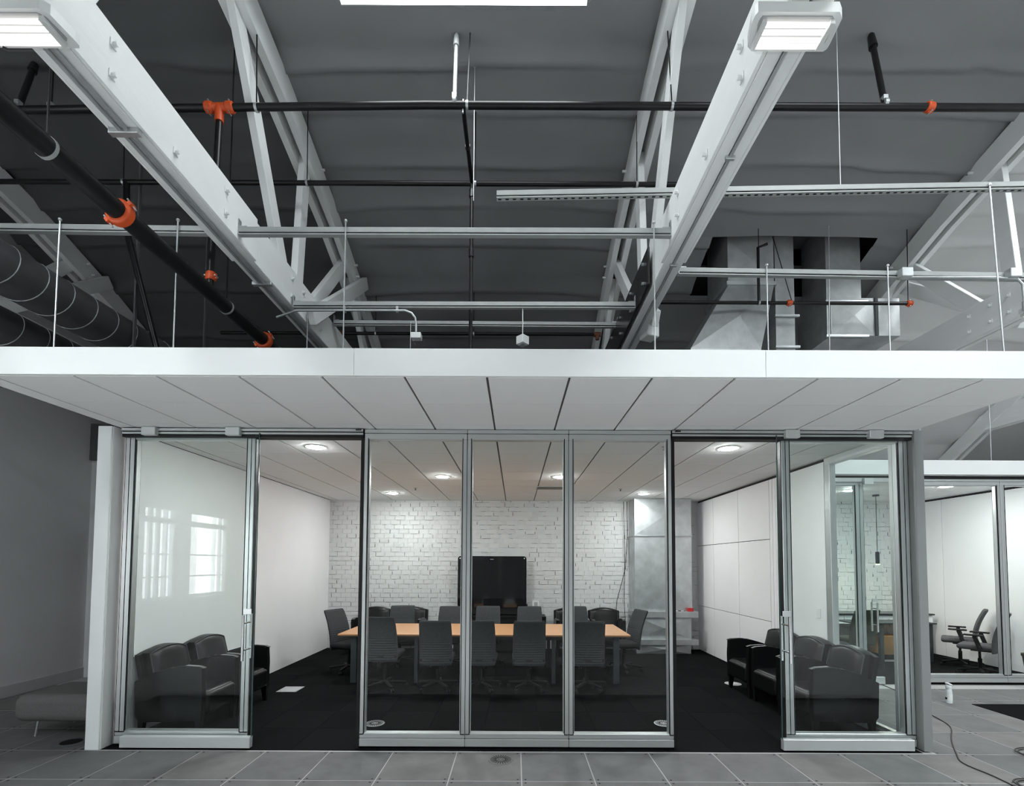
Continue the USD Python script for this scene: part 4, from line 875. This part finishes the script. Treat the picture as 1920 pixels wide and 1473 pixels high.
obj('plinth', box(-1.2, 0.57, 9.8, 10.2, 0, 0.05), 'black', t)
t = thing('white_card', 'small white card with a grey square standing by the screen', 'card', (0.425, 10.12, 0.74))
obj('sheet', box(-0.07, 0.07, 0, 0.012, 0.0, 0.30, 0.002), 'plastic_white', t)
obj('print', box(-0.035, 0.04, -0.002, 0.0, 0.16, 0.26), 'label_grey', t)
for k, (lab, dx) in enumerate((('thin black cable hanging straight down beside the metal duct', 0.0), ('thin black cable swinging left beside the metal duct', 0.07))):
    t = thing('hanging_cable', lab, 'cable')
    x = 2.30 + dx
    obj('wire', tube([(x, 10.2, 3.14), (x + 0.01, 10.2, 2.4), (x + (0.02 if k == 0 else -0.04), 10.21, 1.7), (x + (0.0 if k == 0 else -0.22), 10.2, 1.05), (x + (0.02 if k == 0 else -0.26), 10.2, 0.6)], 0.006, 7), 'black', t, smooth=True)
t = thing('red_box', 'small bright red box on the ledge of the metal duct', 'box', (3.53, 9.742, 0.86))
obj('body', box(-0.055, 0.055, -0.034, 0.034, 0, 0.055, 0.004), 'red', t)
obj('lid', box(-0.057, 0.057, -0.036, 0.036, 0.055, 0.066, 0.003), 'red', t)
for k in range(4):
    t = thing('marker_pen', ['black marker pen lying first from left on the duct ledge', 'white marker pen lying second from left on the duct ledge', 'black marker pen lying third from left on the duct ledge', 'white marker pen nearest the red box on the duct ledge'][k], 'marker', (3.20 + 0.06 * k, 9.735, 0.869), group='marker pens on the duct ledge')
    obj('barrel', cyl((-0.02, 0, 0), (0.02, 0.012, 0), 0.008, 10), ['black', 'plastic_white'][k % 2], t)
    obj('cap', cyl((0.02, 0.012, 0), (0.034, 0.016, 0), 0.009, 10), ['plastic_white', 'black'][k % 2], t)

# floor boxes
def round_grille(label, x, y, z, r=0.108, mat='alu'):
    t = thing('floor_grille', label, 'floor grille', (x, y, z))
    obj('plate', lathe([(r, 0.0), (r, 0.002), (r * 0.98, 0.004), (0.0001, 0.004)], 36), mat, t)
    obj('slots', join(*[bar((0.35 * r * math.cos(a), 0.35 * r * math.sin(a), 0.0042), (0.88 * r * math.cos(a), 0.88 * r * math.sin(a), 0.0042), 0.010, 0.001) for a in np.arange(24) * 2 * PI / 24], *[bar((0.12 * r * math.cos(a), 0.12 * r * math.sin(a), 0.0042), (0.3 * r * math.cos(a), 0.3 * r * math.sin(a), 0.0042), 0.004, 0.001) for a in np.arange(12) * 2 * PI / 12]), 'black', t)
round_grille('round slotted grille in the grey floor tiles in front of the middle panel', -0.13, 4.515, 0.0, 0.113, 'grille_grey')
round_grille('round slotted grille in the carpet behind the left fixed panel', -1.58, 5.50, 0.001)
round_grille('round slotted grille in the carpet behind the right fixed panel', 1.69, 5.54, 0.001)
t = thing('floor_outlet', 'round pale outlet cover by the far leather armchair on the right', 'floor outlet', (3.31, 7.38, 0.001)); obj('plate', lathe([(0.12, 0), (0.12, 0.004), (0.0001, 0.006)], 30), 'alu_light', t); obj('lid', lathe([(0.07, 0.005), (0.07, 0.008), (0.0001, 0.009)], 30), 'plastic_white', t)
t = thing('floor_outlet', 'dark round disc in the dim left passage floor', 'floor outlet', (-4.45, 4.90, 0.0)); obj('plate', lathe([(0.15, 0), (0.15, 0.003), (0.0001, 0.004)], 30), 'dark_wall', t); obj('lid', lathe([(0.09, 0.003), (0.09, 0.006), (0.0001, 0.007)], 30), 'black', t)  # flat dark disc with a smaller black one on top
t = thing('floor_outlet', 'round pale outlet cover in the office carpet under the table', 'floor outlet', (7.35, 8.95, 0.004)); obj('plate', lathe([(0.13, 0), (0.13, 0.004), (0.0001, 0.006)], 30), 'alu_light', t); obj('lid', lathe([(0.07, 0.005), (0.07, 0.008), (0.0001, 0.009)], 30), 'plastic_white', t)
t = thing('floor_outlet', 'square metal outlet plate in the carpet near the left door opening', 'floor outlet', (-3.205, 6.94, 0.001))
obj('plate', box(-0.14, 0.14, -0.145, 0.145, 0, 0.004, 0.001), 'alu', t); obj('lid', box(-0.115, 0.115, -0.12, 0.12, 0.004, 0.006), 'label_grey', t)

# bench in the left passage
t = thing('upholstered_bench', 'low grey fabric bench on thin legs left of the glass room', 'bench', (-4.67, 5.28, 0))
obj('cushion', xf(rounded(0.92, 0.66, 0.28, 0.09), (0, 0, 0.165)), 'bench', t, smooth=50)
for sx in (-1, 1):
    for sy in (-1, 1): obj('leg', cyl((sx * 0.30, sy * 0.22, 0), (sx * 0.28, sy * 0.21, 0.18), 0.011, 10), 'galv', t)

# office furniture
cT = thing('task_chair', 'grey task chair with armrests in the office, nearer to the glass', 'office chair', (7.70, 8.03, 0.004), 38, 'grey task chairs in the small office')
chair_parts(cT, 'task_fabric', 'task_fabric', ribs=False, a0=0.9, arms=True, lift=0.02)
dup(cT, (8.03, 8.74, 0.004), 48, 'grey task chair with armrests in the office, behind the nearer one', 'grey task chairs in the small office')
t = thing('task_chair', 'dark olive chair at the office table, seen through the side glass', 'office chair', (6.22, 8.86, 0.004), 0)
chair_parts(t, 'olive_fabric', 'olive_fabric', ribs=False, a0=0.2)
t = thing('office_table', 'dark-edged office table on square steel legs', 'table', (0, 0, 0.004))
obj('tabletop', box(6.35, 7.9, 9.05, 9.6, 0.70, 0.725, 0.003), 'leg_steel', t)
for x in (6.88, 7.8):
    for y in (9.1, 9.55): obj('leg', box(x - 0.035, x + 0.035, y - 0.03, y + 0.03, 0, 0.70), 'leg_steel', t)
obj('floor_bar', box(6.9, 7.8, 9.085, 9.115, 0.0, 0.03), 'alu', t)
t = thing('office_desk', 'white desk with drawers along the office brick wall', 'desk', (0, 0, 0.004))
obj('desktop', box(5.4, 8.45, 9.72, 10.27, 0.80, 0.83, 0.003), 'steel_dark', t)
for k in range(5):
    d = obj('drawer', box(5.45 + 0.6 * k, 5.45 + 0.6 * k + 0.59, 9.76, 10.2, 0.62, 0.795, 0.003), 'white_paint', t); obj('knob', cyl((5.74 + 0.6 * k, 9.735, 0.71), (5.74 + 0.6 * k, 9.762, 0.71), 0.012, 10), 'galv', d)
for x in (5.5, 6.9, 8.4): obj('leg', box(x - 0.03, x + 0.03, 9.8, 9.86, 0, 0.63), 'steel_dark', t)
t = thing('cardboard_box', 'brown cardboard box on the office floor below the desk', 'box', (7.85, 9.98, 0.004))
obj('carton', box(-0.42, 0.36, -0.19, 0.19, 0, 0.36, 0.003), 'cardboard', t); obj('flap', box(-0.42, 0.36, -0.19, -0.005, 0.36, 0.364), 'cardboard', t); obj('flap', box(-0.42, 0.36, 0.005, 0.19, 0.36, 0.364), 'cardboard', t)
t = thing('desk_monitor', 'thin dark monitor standing on the office desk at left', 'monitor', (5.95, 10.0, 0.834))
obj('screen', box(-0.28, 0.28, -0.01, 0.01, 0.10, 0.46, 0.004), 'label_grey', t); obj('foot', join(box(-0.1, 0.1, -0.06, 0.06, 0, 0.01), box(-0.02, 0.02, -0.005, 0.02, 0.01, 0.2)), 'black', t)
t = thing('waste_bin', 'taupe waste bin inside the office at the right picture edge', 'waste bin', (8.22, 7.66, 0.004))
obj('bin', lathe([(0.10, 0), (0.105, 0.01), (0.15, 0.40), (0.155, 0.405), (0.145, 0.405), (0.10, 0.02), (0.0001, 0.02)], 24), 'basket', t, smooth=40); obj('liner', lathe([(0.146, 0.39), (0.158, 0.41), (0.158, 0.37)], 24), 'basket', t)

# spray bottle and cord on the tiles
t = thing('spray_bottle', 'white plastic bottle with a slanted cap standing on the tiles right of the room', 'bottle', (5.72, 6.41, 0))
obj('body', lathe([(0.033, 0), (0.037, 0.008), (0.037, 0.15), (0.032, 0.175), (0.033, 0.19), (0.037, 0.205), (0.036, 0.225), (0.026, 0.24)], 24), 'bottle', t, smooth=50)
obj('cap', xf(cyl((0, 0, 0), (0, 0, 0.018), 0.040, 20), (0.0, 0, 0.238), ry=0.55), 'plastic_white', t, smooth=40)
obj('printed_label', lathe([(0.0375, 0.04), (0.0375, 0.12)], 24), 'plastic_white', t, smooth=40); obj('tag', box(-0.041, -0.034, -0.012, 0.012, 0.05, 0.075), 'black', t)
from scipy.interpolate import CubicSpline
def smooth_path(p, n):
    p = np.array(p, float); s = np.concatenate([[0], np.cumsum(np.linalg.norm(np.diff(p, axis=0), axis=1))]); return CubicSpline(s, p)(np.linspace(0, s[-1], n))
t = thing('extension_cord', 'thin dark cord snaking over the grey tiles at lower right with a loose coil', 'cord')
cp = smooth_path([(5.55, 7.34, 0.006), (5.46, 6.9, 0.006), (5.25, 6.35, 0.006), (5.04, 5.90, 0.006), (4.90, 5.50, 0.006), (4.66, 5.21, 0.006), (4.42, 4.93, 0.006), (4.20, 4.64, 0.006), (4.10, 4.47, 0.006), (4.11, 4.25, 0.006), (4.10, 4.05, 0.006), (4.12, 3.8, 0.006)], 90)
obj('cable', tube(cp, 0.0055, 8), 'cord', t, smooth=True)
an = np.linspace(0, 4 * PI, 90)
obj('coil', tube(np.stack([4.30 + (0.13 + 0.004 * an) * np.cos(an), 4.02 + (0.10 + 0.003 * an) * np.sin(an), 0.007 + 0.0009 * an], -1), 0.0055, 8), 'cord', t, smooth=True)
obj('coil', tube(np.stack([5.05 + (0.17 + 0.004 * an) * np.cos(an), 4.68 + (0.13 + 0.003 * an) * np.sin(an), 0.007 + 0.0009 * an], -1), 0.0055, 8), 'cord', t, smooth=True)
